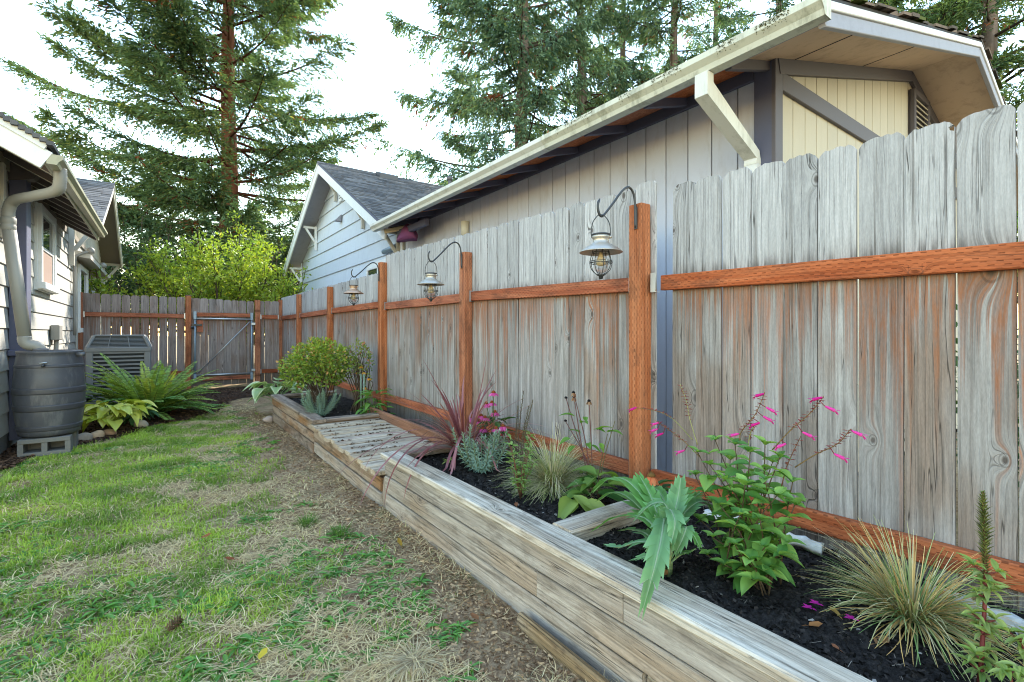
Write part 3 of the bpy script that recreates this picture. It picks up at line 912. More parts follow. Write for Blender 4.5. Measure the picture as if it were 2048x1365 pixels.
# plum cloth bundle hanging under the far end of the eave
t = Leaves()
bun = []
V = []; F = []
n, m = 14, 9
for j in range(m):
    s = j / (m - 1)
    for i in range(n):
        a = 2 * math.pi * i / n
        rr = (.04 + .15 * math.sin(math.pi * (1 - s) ** .8 * .52)) * (1 + .12 * math.sin(3 * a + 4 * s) + .06 * math.sin(7 * a - 3 * s))
        V.append((3.10 + rr * math.cos(a) * .75, 7.0 + rr * math.sin(a) * 1.15, 2.68 + .23 * s + .02 * math.sin(2 * a)))
for j in range(m - 1):
    for i in range(n): F.append((j * n + i, j * n + (i + 1) % n, (j + 1) * n + (i + 1) % n, (j + 1) * n + i))
F.append(tuple(range(n - 1, -1, -1))); F.append(tuple((m - 1) * n + i for i in range(n)))
tag(obj('cloth_bundle', V, F, M['pinkcloth'], smooth=True), 'plum cloth bundle hanging under the far end of the garage eave', 'cloth')

# ------------------------------------------------------------------ pale blue house behind the garage
HX, HRX, HPY, HPZ, HSL = 3.40, 2.95, 11.7, 5.2, .535
def hz(y): return HPZ - HSL * abs(y - HPY)
hou = thing('house', 'pale blue shake sided house with grey gable roof beyond the garage', 'house', (HX, HPY, 0))
V, F = prism([(HX + .03, 7.8, 0), (HX + .03, 15.2, 0), (HX + .03, 15.2, hz(15.2) - .05), (HX + .03, HPY, HPZ - .05), (HX + .03, 7.8, hz(7.8) - .05)], (0, 0, 0), (6, 0, 0))
obj('wall', V, F, M['blue_siding'], hou)
z = .5; k = 0
while z < 5.0:
    zt = z + .314
    ya = max(7.8, HPY - (HPZ - .06 - z) / HSL); yb = min(15.2, HPY + (HPZ - .06 - z) / HSL)
    # each course is a trapezoid slab, proud at its foot
    ya2 = max(7.8, HPY - (HPZ - .06 - zt) / HSL); yb2 = min(15.2, HPY + (HPZ - .06 - zt) / HSL)
    if yb2 <= ya2: ya2 = yb2 = HPY
    V = [(HX - .018, ya, z), (HX - .018, yb, z), (HX + .012, yb2 + .0, zt + .012), (HX + .012, ya2, zt + .012),
         (HX + .03, ya, z), (HX + .03, yb, z), (HX + .03, yb2, zt + .012), (HX + .03, ya2, zt + .012)]
    obj('siding_course', V, [(0, 3, 2, 1), (0, 1, 5, 4), (1, 2, 6, 5), (2, 3, 7, 6), (3, 0, 4, 7), (4, 5, 6, 7)], M['blue_siding'], hou)
    z = zt
board('corner_board', hou, (HX - .028, 15.17, .1), (HX - .028, 15.17, 3.3), .08, .03, (-1, 0, 0), M['blue_siding'])
board('corner_board', hou, (HX - .03, 7.85, .1), (HX - .03, 7.85, 3.1), .10, .03, (-1, 0, 0), M['white'])
YL, YRR = 15.62, 7.55
for (a, b) in ((YL, HPY), (YRR, HPY)):
    slab(hou, 'soffit', (HRX + .05, a, hz(a) - .03), (HX + .05, a, hz(a) - .03), (HRX + .05, b, hz(b) - .03), (HX + .05, b, hz(b) - .03), .02, M['fascia_grey'] if a == YL else M['fascia_grey'])
    slab(hou, 'roof', (HRX, a, hz(a) + .02), (11., a, hz(a) + .02), (HRX, b, hz(b) + .02), (11., b, hz(b) + .02), .045, M['roofdark'])
    board('bargeboard', hou, (HRX + .02, a, hz(a) - .12), (HRX + .02, b, hz(b) - .12), .235, .03, (-1, 0, 0), M['white'])
    board('barge_trim', hou, (HRX + .006, a, hz(a) - .022), (HRX + .006, b, hz(b) - .022), .05, .03, (-1, 0, 0), M['navy'] if a != YL else M['white'])
shingles(hou, (HRX - .02, YRR, hz(YRR) + .022), (8.6, YRR, hz(YRR) + .022), (HRX - .02, HPY, HPZ + .022), (8.6, HPY, HPZ + .022), .118, .22)
for xv, yv in ((4.5, 11.45), (7.2, 11.3)):
    zv = hz(yv) + .03
    V, F = prism([(xv - .22, yv - .2, zv - .11), (xv - .22, yv + .12, zv + .06), (xv - .22, yv + .10, zv + .12), (xv - .22, yv - .2, zv + .0)], (0, 0, 0), (.44, 0, 0))
    obj('roof_vent', V, F, M['vent'], hou)
mb = MB(); mb.add(tube([(6.3, 11.5, hz(11.5)), (6.3, 11.5, hz(11.5) + .32)], .05, 10)); mb.add(tube([(6.3, 11.5, hz(11.5) + .26), (6.3, 11.5, hz(11.5) + .36)], .075, 10)); mb.obj('roof_pipe', M['vent'], hou, True)
for y in (15.15, 13.47, 11.69, 9.79, 7.98):
    zt = hz(y) - .22
    knee_brace(hou, y, zt, HX - .018, HRX + .09, .58 if y not in (11.69,) else .62, M['creamtrim'] if y < 12 else M['white'], .065)
vt = board('gable_vent', hou, (HX - .03, 11.35, 4.28), (HX - .03, 11.35, 4.72), .20, .03, (-1, 0, 0), M['white'])
for k in range(6):
    board('slat', vt, (HX - .047, 11.28, 4.36 + .056 * k), (HX - .047, 11.42, 4.36 + .056 * k), .02, .006, (-1, 0, 0), M['navy'], ch=.001)
obj('soffit_light', *prism([(HX - .02, 11.45, 3.98), (HX - .02, 11.45, 3.82), (HX - .16, 11.45, 3.82)], (0, 0, 0), (0, -.14, 0)), M['fascia_grey'], hou)
wf = board('window', hou, (HX - .032, 8.9, 1.2), (HX - .032, 8.9, 2.62), 1.35, .03, (-1, 0, 0), M['white'])
obj('pane', *box(HX - .055, HX - .045, 8.34, 9.46, 1.3, 2.50), M['glass'], wf)
for y in (8.32, 8.9, 9.48): board('sash', wf, (HX - .062, y, 1.3), (HX - .062, y, 2.5), .05, .03, (-1, 0, 0), M['white'])
board('sash', wf, (HX - .063, 8.3, 2.5), (HX - .063, 9.5, 2.5), .05, .03, (-1, 0, 0), M['white'])
obj('wall_lamp', *tube([(HX - .06, 8.6, 2.74), (HX - .06, 8.0, 2.76)], .05, 10), M['steelpaint'], hou, True)
obj('wall_pipe', *rect_pipe([(HX - .05, 14.3, .3), (HX - .05, 14.3, 2.45)], .13, .05, (0, 1, 0)), M['white'], hou)

# ------------------------------------------------------------------ cream house on the left
WX = -1.30
lh = thing('cream_house', 'cream lap sided house with grey shingle gable on the left', 'house', (WX, 7, 0))
def lz(x): return 2.875 + .56 * (-.80 - x)
obj('wall', *box(-5, WX - .025, 6.4, 18.0, 0, 3.1), M['cream'], lh)
z = 1.737 - .22 * 7
while z < 3.0:
    yb = 11.55 if z > 2.95 else 17.6
    board('siding_board', lh, (WX - .006, 6.4, z + .112), (WX - .006, yb, z + .112), .236, .013, (1, 0, .075), M['cream'], ch=.002)
    z += .22
z = 1.737 - .22 * 7
while z < 5.0:
    xl = -5.0; xr = WX if z < 2.95 else min(WX, -.80 - (z + .2 - 2.80) / .56)
    if xr - xl > .3:
        board('siding_board', lh, (xl, 6.392, z + .112), (xr, 6.392, z + .112), .236, .013, (0, -1, .075), M['cream'], ch=.002)
    z += .22
board('corner_board', lh, (WX + .004, 6.385, .1), (WX + .004, 6.385, 3.05), .07, .03, (0, -1, 0), M['creamtrim'])
obj('foundation', *box(-4, WX - .005, 6.42, 17.5, -.05, .2), M['concrete'], lh)
# boxed dark post against the wall
obj('post', *bbox(WX + .004, WX + .14, 7.27, 7.50, .1, 3.02, .006), M['navy'], lh)
obj('post_collar', *bbox(WX + .002, WX + .19, 7.22, 7.55, 1.0, 1.06, .006), M['navy'], lh)
obj('beam_end', *prism([(WX, 7.24, 2.86), (WX + .20, 7.24, 2.9), (WX + .26, 7.24, 3.0), (WX, 7.24, 3.12)], (0, 0, 0), (0, .14, 0)), M['dark_rafter'], lh)
# roof, soffit planks, rafters, rake boards
slab(lh, 'roof', (-.78, 5.93, lz(-.78) + .07), (-.78, 11.0, lz(-.78) + .07), (-5, 5.93, lz(-5) + .07), (-5, 11.0, lz(-5) + .07), .035, M['roofdark'])
slab(lh, 'soffit_panel', (-.83, 5.99, lz(-.83) + .03), (-.83, 10.8, lz(-.83) + .03), (-5, 5.99, lz(-5) + .03), (-5, 10.8, lz(-5) + .03), .02, M['dark_rafter'])
lv = Leaves()
for i in range(80):
    x0 = -.77 - .045 * i; x1 = x0 - .046
    hh = R.uniform(.006, .018); dd = R.uniform(-.015, .01)
    lv.solid(box(x1, x0, 5.90 + dd, 6.3, lz(x0) + .055, lz(x0) + .08 + hh), mixc(SH_A, SH_B, np.array(R.random() * .6)))
o = lv.obj('shingle_edge', M['shingle'], lh, smooth=False); o['kind'] = 'stuff'
board('rake_board', lh, (-.822, 5.96, lz(-.822) - .10), (-4.5, 5.96, lz(-4.5) - .10), .175, .03, (0, -1, 0), M['white'])
board('rake_trim', lh, (-.818, 5.945, lz(-.818) + .025), (-4.5, 5.945, lz(-4.5) + .025), .075, .035, (0, -1, 0), M['white'])
for i in range(9):
    y = 6.45 + .52 * i
    rf = board('rafter', lh, (-.84, y, lz(-.84) - .06), (WX - .02, y, lz(WX - .02) - .06), .12, .045, (0, 1, 0), M['dark_rafter'])
    board('rafter_edge', rf, (-.845, y, lz(-.845) - .123), (WX - .02, y, lz(WX - .02) - .123), .046, .006, (-.49, 0, .87), M['creamtrim'], ch=.001)
board('frieze', lh, (WX + .012, 6.4, 3.0), (WX + .012, 11.2, 3.0), .11, .02, (1, 0, 0), M['taupe'])
board('frieze', lh, (WX + .016, 6.4, 3.12), (WX + .016, 11.2, 3.12), .10, .028, (1, 0, 0), M['dark_rafter'])
board('fascia', lh, (-.835, 5.98, lz(-.82) - .05), (-.835, 10.6, lz(-.82) - .03), .15, .025, (1, 0, 0), M['olive'])
lg = gutter(lh, 'gutter', -.822, -.71, 5.95, 10.55, 2.85, 2.93, .09, M['olive'], s=1)
mb = MB(); mb.add(tube([(-1.05, 6.9, 3.0), (-1.05, 6.9, 3.29)], .045, 14)); mb.add(tube([(-1.05, 6.9, 3.0), (-1.05, 6.9, 3.08)], .06, 14)); mb.obj('roof_pipe', M['vent'], lh, True)
# window with white frame and blind
wf = board('window', lh, (WX + .015, 9.12, 1.80), (WX + .015, 9.12, 2.92), 1.12, .04, (1, 0, 0), M['white'])
def window_bits(wf, y0, y1, z0, z1, x, low=None):
    for yy in (y0, y1): board('casing', wf, (x + .012, yy, z0 - .05), (x + .012, yy, z1 + .05), .10, .05, (1, 0, 0), M['white'])
    board('casing', wf, (x + .013, y0 + .05, z1), (x + .013, y1 - .05, z1), .10, .05, (1, 0, 0), M['white'])
    board('sill', wf, (x + .028, y0 - .06, z0), (x + .028, y1 + .06, z0), .09, .085, (1, 0, 0), M['white'])
    obj('pane', *box(x - .006, x + .004, y0 + .04, y1 - .04, z0 + .04, z1 - .04), M['glass'], wf)
    zm = (z0 + z1) / 2
    board('sash', wf, (x + .009, y0 + .05, zm), (x + .009, y1 - .05, zm), .05, .024, (1, 0, 0), M['white'])
    for yy in (y0 + .075, y1 - .075): board('sash', wf, (x + .009, yy, z0 + .04), (x + .009, yy, z1 - .04), .05, .022, (1, 0, 0), M['white'])
    if low: obj('blind', *box(x + .002, x + .0065, y0 + .10, y1 - .10, z0 + .05, zm - .025), low, wf)
window_bits(wf, 8.62, 9.62, 1.86, 2.86, WX + .038, M['blind'])
# near window trim at the frame edge
board('trim_board', lh, (WX + .02, 6.96, 2.2), (WX + .02, 6.96, 2.95), .10, .03, (1, 0, 0), M['creamtrim'])
# meter box with conduit
o = obj('meter_box', *bbox(WX + .012, WX + .11, 9.62, 9.90, 1.14, 1.36, .008), M['downspout'], lh)
obj('conduit', *tube(smooth_path([(WX + .06, 9.76, 1.15), (WX + .06, 9.76, 1.05), (WX + .05, 9.72, .8), (WX + .05, 9.70, .2)], 4), .03, 8), M['downspout'], o, True)
# gable over the far part
PX_, PYY, PZ_, PS = -.85, 14.35, 4.66, .477
def pz(y): return PZ_ - PS * abs(y - PYY)
V, F = prism([(WX - .012, 11.5, 2.9), (WX - .012, 17.2, 2.9), (WX - .012, 17.2, pz(17.2) - .06), (WX - .012, PYY, PZ_ - .06), (WX - .012, 11.5, pz(11.5) - .06)], (0, 0, 0), (-3, 0, 0))
obj('gable_wall', V, F, M['cream'], lh)
y = 11.62
while y < 17.1:
    board('batten', lh, (WX, y, 3.06), (WX, y, pz(y) - .08), .05, .026, (1, 0, 0), M['creamtrim'], ch=.003)
    y += .155
board('belt_trim', lh, (WX + .012, 11.5, 3.02), (WX + .012, 17.2, 3.02), .09, .045, (1, 0, 0), M['taupe'])
NY, FY = 11.32, 17.45
for a in (NY, FY):
    slab(lh, 'gable_soffit', (PX_ - .03, a, pz(a) - .03), (WX - .02, a, pz(a) - .03), (PX_ - .03, PYY, PZ_ - .03), (WX - .02, PYY, PZ_ - .03), .02, M['taupe'])
    slab(lh, 'gable_roof', (PX_, a, pz(a) + .02), (-6., a, pz(a) + .02), (PX_, PYY, PZ_ + .02), (-6., PYY, PZ_ + .02), .045, M['roofdark'])
    board('bargeboard', lh, (PX_ - .02, a, pz(a) - .10), (PX_ - .02, PYY, PZ_ - .10), .19, .03, (1, 0, 0), M['creamtrim'])
    board('barge_trim', lh, (PX_ - .006, a, pz(a) - .02), (PX_ - .006, PYY, PZ_ - .02), .05, .035, (1, 0, 0), M['white'])
shingles(lh, (PX_ + .02, NY, pz(NY) + .022), (-5.2, NY, pz(NY) + .022), (PX_ + .02, PYY, PZ_ + .022), (-5.2, PYY, PZ_ + .022), .15, .33, warm=.02)
knee_brace(lh, 11.45, pz(11.45) - .12, WX, PX_ - .06, .72, M['creamtrim'], .08)
knee_brace(lh, 17.3, pz(17.3) - .12, WX, PX_ - .02, .75, M['creamtrim'], .08)
# ledge over the far windows
obj('window_ledge', *prism([(WX + .01, 11.85, 2.78), (WX + .26, 11.85, 2.70), (WX + .26, 11.85, 2.62), (WX + .01, 11.85, 2.66)], (0, 0, 0), (0, 4.6, 0)), M['creamtrim'], lh)
for yc in (13.0, 15.6):
    wf = board('window', lh, (WX + .012, yc, 1.2), (WX + .012, yc, 2.58), 1.35, .04, (1, 0, 0), M['white'])
    window_bits(wf, yc - .6, yc + .6, 1.3, 2.52, WX + .034)
for yc in (11.75, 14.2):
    cd = obj('gooseneck_pipe', *tube(smooth_path([(WX + .05, yc, 1.2), (WX + .05, yc, 2.5), (WX + .09, yc + .02, 2.66), (WX + .24, yc + .1, 2.76)], 5), .024, 8), M['downspout'], lh, True)
    obj('pipe_head', *lathe([(.02, -.05), (.055, -.04), (.062, .02), (.03, .06), (.005, .07)], (WX + .26, yc + .12, 2.77), 12), M['downspout'], cd, True)
board('end_trim', lh, (WX + .02, 12.30, .1), (WX + .02, 12.30, 2.6), .10, .03, (1, 0, 0), M['creamtrim'])
# corrugated round downspout running down to the barrel
pth = smooth_path([(-.765, 6.22, 2.80), (-.766, 6.225, 2.68), (-.80, 6.28, 2.60), (-.98, 6.5, 2.57), (-1.15, 6.70, 2.545), (-1.20, 6.75, 2.46), (-1.205, 6.75, 2.33)], 10)
mb = MB()
rr = []
for i, p in enumerate(pth):
    seg = i < 22 or i > 40
    rr.append(.048 + (.004 if (seg and i % 2) else 0))
mb.add(tube(pth, rr, 14))
dsp = mb.obj('downspout', M['downspout'], lh, True)
obj('coupling', *lathe([(.05, 0), (.058, .01), (.058, .05), (.052, .06), (.058, .07), (.058, .12), (.05, .13)], (-1.203, 6.75, 2.25), 16), M['downspout'], dsp, True)
def fluted(path, r, n=16):
    V, F = tube(path, r, n * 2)
    P = [Vector(p) for p in path]
    V = [Vector(v) for v in V]
    for i in range(len(P)):
        for k in range(0, n * 2, 2):
            j = i * n * 2 + k
            V[j] = P[i] + (V[j] - P[i]) * .9
    return V, F
obj('pipe', *fluted([(-1.203, 6.75, 2.30), (-1.09, 6.75, 1.20)], .053), M['downspout'], dsp, True)
pe = smooth_path([(-1.091, 6.75, 1.21), (-1.087, 6.75, 1.16), (-1.06, 6.75, 1.125), (-1.01, 6.755, 1.11), (-.985, 6.76, 1.07), (-.98, 6.76, .99)], 6)
obj('elbow', *tube(pe, [.053 + (.003 if i % 2 else 0) for i in range(len(pe))], 14), M['downspout'], dsp, True)
obj('rubber_collar', *lathe([(.056, 0), (.062, .005), (.062, .05), (.056, .055), (.066, .056), (.066, .085), (.05, .09)], (-.98, 6.76, 1.0), 16), M['vent'], dsp, True)
# ------------------------------------------------------------------ fences
def picket(parent, a, w, z0, z1, dz, side, mat, chip=False, xoff=0.0):
    """a = (x, y) of the foot centre; side 'x': board faces -X, 'y': faces -Y"""
    h = w / 2
    J = lambda s: R.uniform(-s, s)
    e = R.uniform(.020, .034); er = R.uniform(.020, .036)
    T = z1 - dz
    B = z0 - dz
    nz = 7
    left = [(-h + J(.0012), B + (T - e - B) * i / nz) for i in range(nz + 1)]
    right = [(h + J(.0012), B + (T - er - B) * i / nz) for i in range(nz, -1, -1)]
    top = [(-h + e * .45 + J(.002), T - e * .42 + J(.003))]
    m = 7
    for i in range(m):
        s = i / (m - 1)
        top.append((-h + e * .95 + (2 * h - (e + er) * .95) * s, T + J(.0042) - .006 * abs(s - .5)))
    top.append((h - er * .45 + J(.002), T - er * .42 + J(.003)))
    if chip:
        k = left[-1]
        left += [(-h + .0, T - .045), (-h + .014, T - .038), (-h + .016, T - .026), (-h + .002, T - .022)]
    poly = left + top + right
    t = .0165
    bow = R.uniform(-.002, .002)
    V, F = prism([(x, bow * math.sin((z - B) * 1.6), z) for x, z in poly], (0, -t / 2, 0), (0, t / 2, 0))
    me = mesh('picket', V, F, mat)
    o = bpy.data.objects.new('picket', me)
    if side == 'x': Mx = Matrix(((0, -1, 0, a[0] + xoff), (1, 0, 0, a[1]), (0, 0, 1, dz), (0, 0, 0, 1)))
    else: Mx = Matrix(((1, 0, 0, a[0]), (0, 1, 0, a[1] + xoff), (0, 0, 1, dz), (0, 0, 0, 1)))
    tilt = Matrix.Rotation(R.uniform(-.0035, .0035), 4, 'Y')
    place(o, parent, Mx @ tilt)
    return o

def post(parent, x0, x1, y0, y1, z1, z0=-.1, mat=None):
    w, t = x1 - x0, y1 - y0
    return board('post', parent, ((x0 + x1) / 2, (y0 + y1) / 2, z0), ((x0 + x1) / 2, (y0 + y1) / 2, z1), t, w, (-1, 0, 0), mat or M['red_post'], ch=.005, n=3, warp=.0015)

def hanger(parent, p, ydir, h=.10):
    """galvanised rail hanger: back plate and two cheeks"""
    x, y, z = p
    mb = MB()
    mb.add(box(x - .021, x + .021, y - .0012, y + .0012, z - h / 2, z + h / 2))
    mb.add(box(x - .0225, x - .0205, y, y + ydir * .032, z - h / 2, z + h / 2) if ydir > 0 else box(x - .0225, x - .0205, y - .032, y, z - h / 2, z + h / 2))
    mb.add(box(x - .022, x + .021, y, y + .032, z - h / 2 - .0015, z - h / 2) if ydir > 0 else box(x - .022, x + .021, y - .032, y, z - h / 2 - .0015, z - h / 2))
    return mb.obj('hanger', M['steel'], parent)

PXF = 2.358
ff = thing('fence', 'long right fence with red posts carrying the lanterns and grey dog eared pickets', 'fence', (2.31, 6.0, 0))
near = thing('fence', 'nearest fence panel at right whose red rails stop short of the lantern post', 'fence', (2.31, .4, 0))
PY = [1.876, 3.895, 5.985, 8.35, 10.6, 12.52]
PT = [2.0, 1.99, 2.144, 2.016, 2.037, 2.03]
for y, z in zip(PY, PT):
    w = .052 if z != 2.144 else .054
    post(ff, 2.26, 2.348, y - .05, y + .05, z)
RZ = [(1.535, 1.583), (1.575, 1.585), (1.612, 1.615), (1.61, 1.60), (1.60, 1.60)]
for i in range(5):
    ya, yb = PY[i] + .052, PY[i + 1] - .052
    za, zb = RZ[i]
    board('rail', ff, (2.329, ya, za), (2.329, yb, zb), .089, .038, (-1, 0, 0), M['red'], n=2, warp=.001)
    board('rail', ff, (2.329, ya, .415), (2.329, yb, .43 if i else .425), .089, .038, (-1, 0, 0), M['red'], n=2, warp=.001)
    hanger(ff, (2.329, ya + .001, za), 1); hanger(ff, (2.329, yb - .001, zb), -1)
    hanger(ff, (2.329, ya + .001, .415), 1)
y = 1.797
i = 0
while y < 12.55:
    p = .1505 + R.uniform(-.004, .004)
    yc = y + p / 2
    if yc < 6.02: zt = 2.125 + (yc - 1.9) * .030 + R.uniform(-.006, .006)
    else: zt = 2.045 + (yc - 6) * .006 + R.uniform(-.005, .005)
    if i == 0: zt = 2.145
    zr = float(np.interp(yc, [1.9, 3.9, 6, 8, 12], [1.49, 1.535, 1.55, 1.567, 1.556]))
    picket(ff, (PXF, yc), p - R.uniform(.005, .010), .06, zt, zr - 1.48, 'x', M['picket'], xoff=R.uniform(-.001, .001))
    y += p; i += 1
# near panel
edges = [1.684, 1.533, 1.384, 1.232, 1.081, .932, .782, .626, .470, .312]
u_top = [2.078, 2.070, 2.066, 2.055, 2.046, 2.037, 2.034, 2.026, 2.028]
for i in range(9):
    a, b = edges[i], edges[i + 1]
    g = (.003, .005, .007, .005, .007, .007, .007, .009, .008)[i]
    picket(near, (PXF, (a + b) / 2), a - b - g, .06, u_top[i], .005 - .025 * (1.684 - a) / 1.4, 'x', M['picket'], chip=(i == 7))
y = .311
while y > -1.3:
    picket(near, (PXF, y - .0745), .147, .06, 2.03 + R.uniform(-.008, .008), -.02, 'x', M['picket']); y -= .151
board('rail', near, (2.329, 1.731, 1.526), (2.329, -1.3, 1.474), .089, .038, (-1, 0, 0), M['red'], n=3, warp=.002)
board('rail', near, (2.329, 1.80, .402), (2.329, -1.3, .445), .089, .038, (-1, 0, 0), M['red'], n=3, warp=.002)
post(near, 2.26, 2.348, -.92, -.82, 2.0)
hanger(near, (2.329, 1.80, 1.535), -1, .11)['label'] = 'empty galvanised rail hanger'

# back fence beside the gate
BY = 12.45
bf = thing('fence', 'brown grey back fence between the cream house and the gate', 'fence', (-.4, BY, 0))
bf2 = thing('fence', 'short two board back fence between the gate and the corner post', 'fence', (2.0, BY, 0))
post(bf, -1.295, -1.20, BY - .095, BY, 2.03); post(bf, .435, .54, BY - .095, BY, 2.04)
obj('post_cap', *bbox(.43, .545, BY - .10, BY + .005, 2.04, 2.052, .003), M['vent'], bf)
board('rail', bf, (-1.195, BY - .02, 1.612), (.43, BY - .02, 1.606), .089, .038, (0, -1, 0), M['red'])
board('rail', bf, (-1.195, BY - .02, .40), (.43, BY - .02, .40), .089, .038, (0, -1, 0), M['red'])
mb = MB()
for x, s in ((-1.192, 1), (.428, -1)): mb.add(box(x - .015, x + .015, BY - .042, BY - .0395, 1.55, 1.665))
mb.obj('hanger', M['steel'], bf)
x = -1.24
while x < .44:
    w = .152; picket(bf, (x + w / 2, BY + .010), w - R.uniform(.006, .018), .02, 2.02 - (x + 1.2) * .008 + R.uniform(-.006, .006), 0., 'y', M['picket_back']); x += w
post(bf2, 1.75, 1.862, BY - .095, BY, 2.0)
board('rail', bf2, (1.866, BY - .02, 1.62), (2.255, BY - .02, 1.62), .089, .038, (0, -1, 0), M['red'])
board('rail', bf2, (1.866, BY - .02, .365), (2.255, BY - .02, .365), .089, .038, (0, -1, 0), M['red'])
mb = MB()
for x in (1.868, 2.235):
    for z in (1.62, .365): mb.add(box(x, x + .022, BY - .042, BY - .0395, z - .055, z + .055))
mb.obj('hanger', M['steel'], bf2)
x = 1.80
for w in (.16, .155, .16):
    picket(bf2, (x + w / 2, BY + .010), w - .008, .0, 1.99 + R.uniform(-.006, .006), 0., 'y', M['picket_back']); x += w

# ------------------------------------------------------------------ gate
gt = thing('gate', 'wooden gate in a galvanised tube frame with diagonal brace rod', 'gate', (1.14, BY, .1))
x = .555
for i in range(8):
    w = 1.178 / 8
    picket(gt, (x + w / 2, BY - .03), w - R.uniform(.002, .006), .10, 2.0 - .004 * i + R.uniform(-.004, .004), -.0, 'y', M['picket_back']); x += w
FYg = BY - .075
zt, zb = 1.575, .325
fr = obj('frame', *tube([(.605, FYg, .22), (.605, FYg, 1.70)], .021, 10), M['steelpaint'], gt, True)
obj('upright', *tube([(1.685, FYg, .20), (1.685, FYg, 1.68)], .021, 10), M['steelpaint'], fr, True)
for z in (1.555, .335):
    obj('crossbar', *tube([(.60, FYg - .004, z), (1.69, FYg - .004, z)], .020, 10), M['steel'], fr, True)
for x in (.605, 1.685):
    for z in (1.62, .275):
        obj('corner_bracket', *bbox(x - .028, x + .028, FYg - .03, FYg + .015, z - .085, z + .085, .004), M['steelpaint'], fr)
obj('brace_rod', *tube([(1.64, FYg - .03, 1.50), (.66, FYg - .03, .38)], .009, 8), M['steel'], fr, True)
for z in (1.45, .40):
    obj('hinge', *bbox(1.675, 1.755, FYg - .04, FYg - .012, z - .025, z + .03, .004), M['steel'], fr)
board('rail', gt, (.62, FYg + .015, 1.645), (1.67, FYg + .015, 1.645), .088, .036, (0, -1, 0), M['red'])
board('rail', gt, (.62, FYg + .015, .255), (1.67, FYg + .015, .255), .088, .036, (0, -1, 0), M['red'])
board('latch_block', gt, (.70, FYg + .02, 1.52), (.70, FYg + .02, 1.27), .115, .036, (0, -1, 0), M['red'])
mb = MB()
mb.add(bbox(.545, .735, FYg - .025, FYg, 1.395, 1.44, .004)); mb.add(tube([(.53, FYg - .03, 1.37), (.58, FYg - .03, 1.37)], .03, 8))
mb.obj('latch', M['iron'], gt)

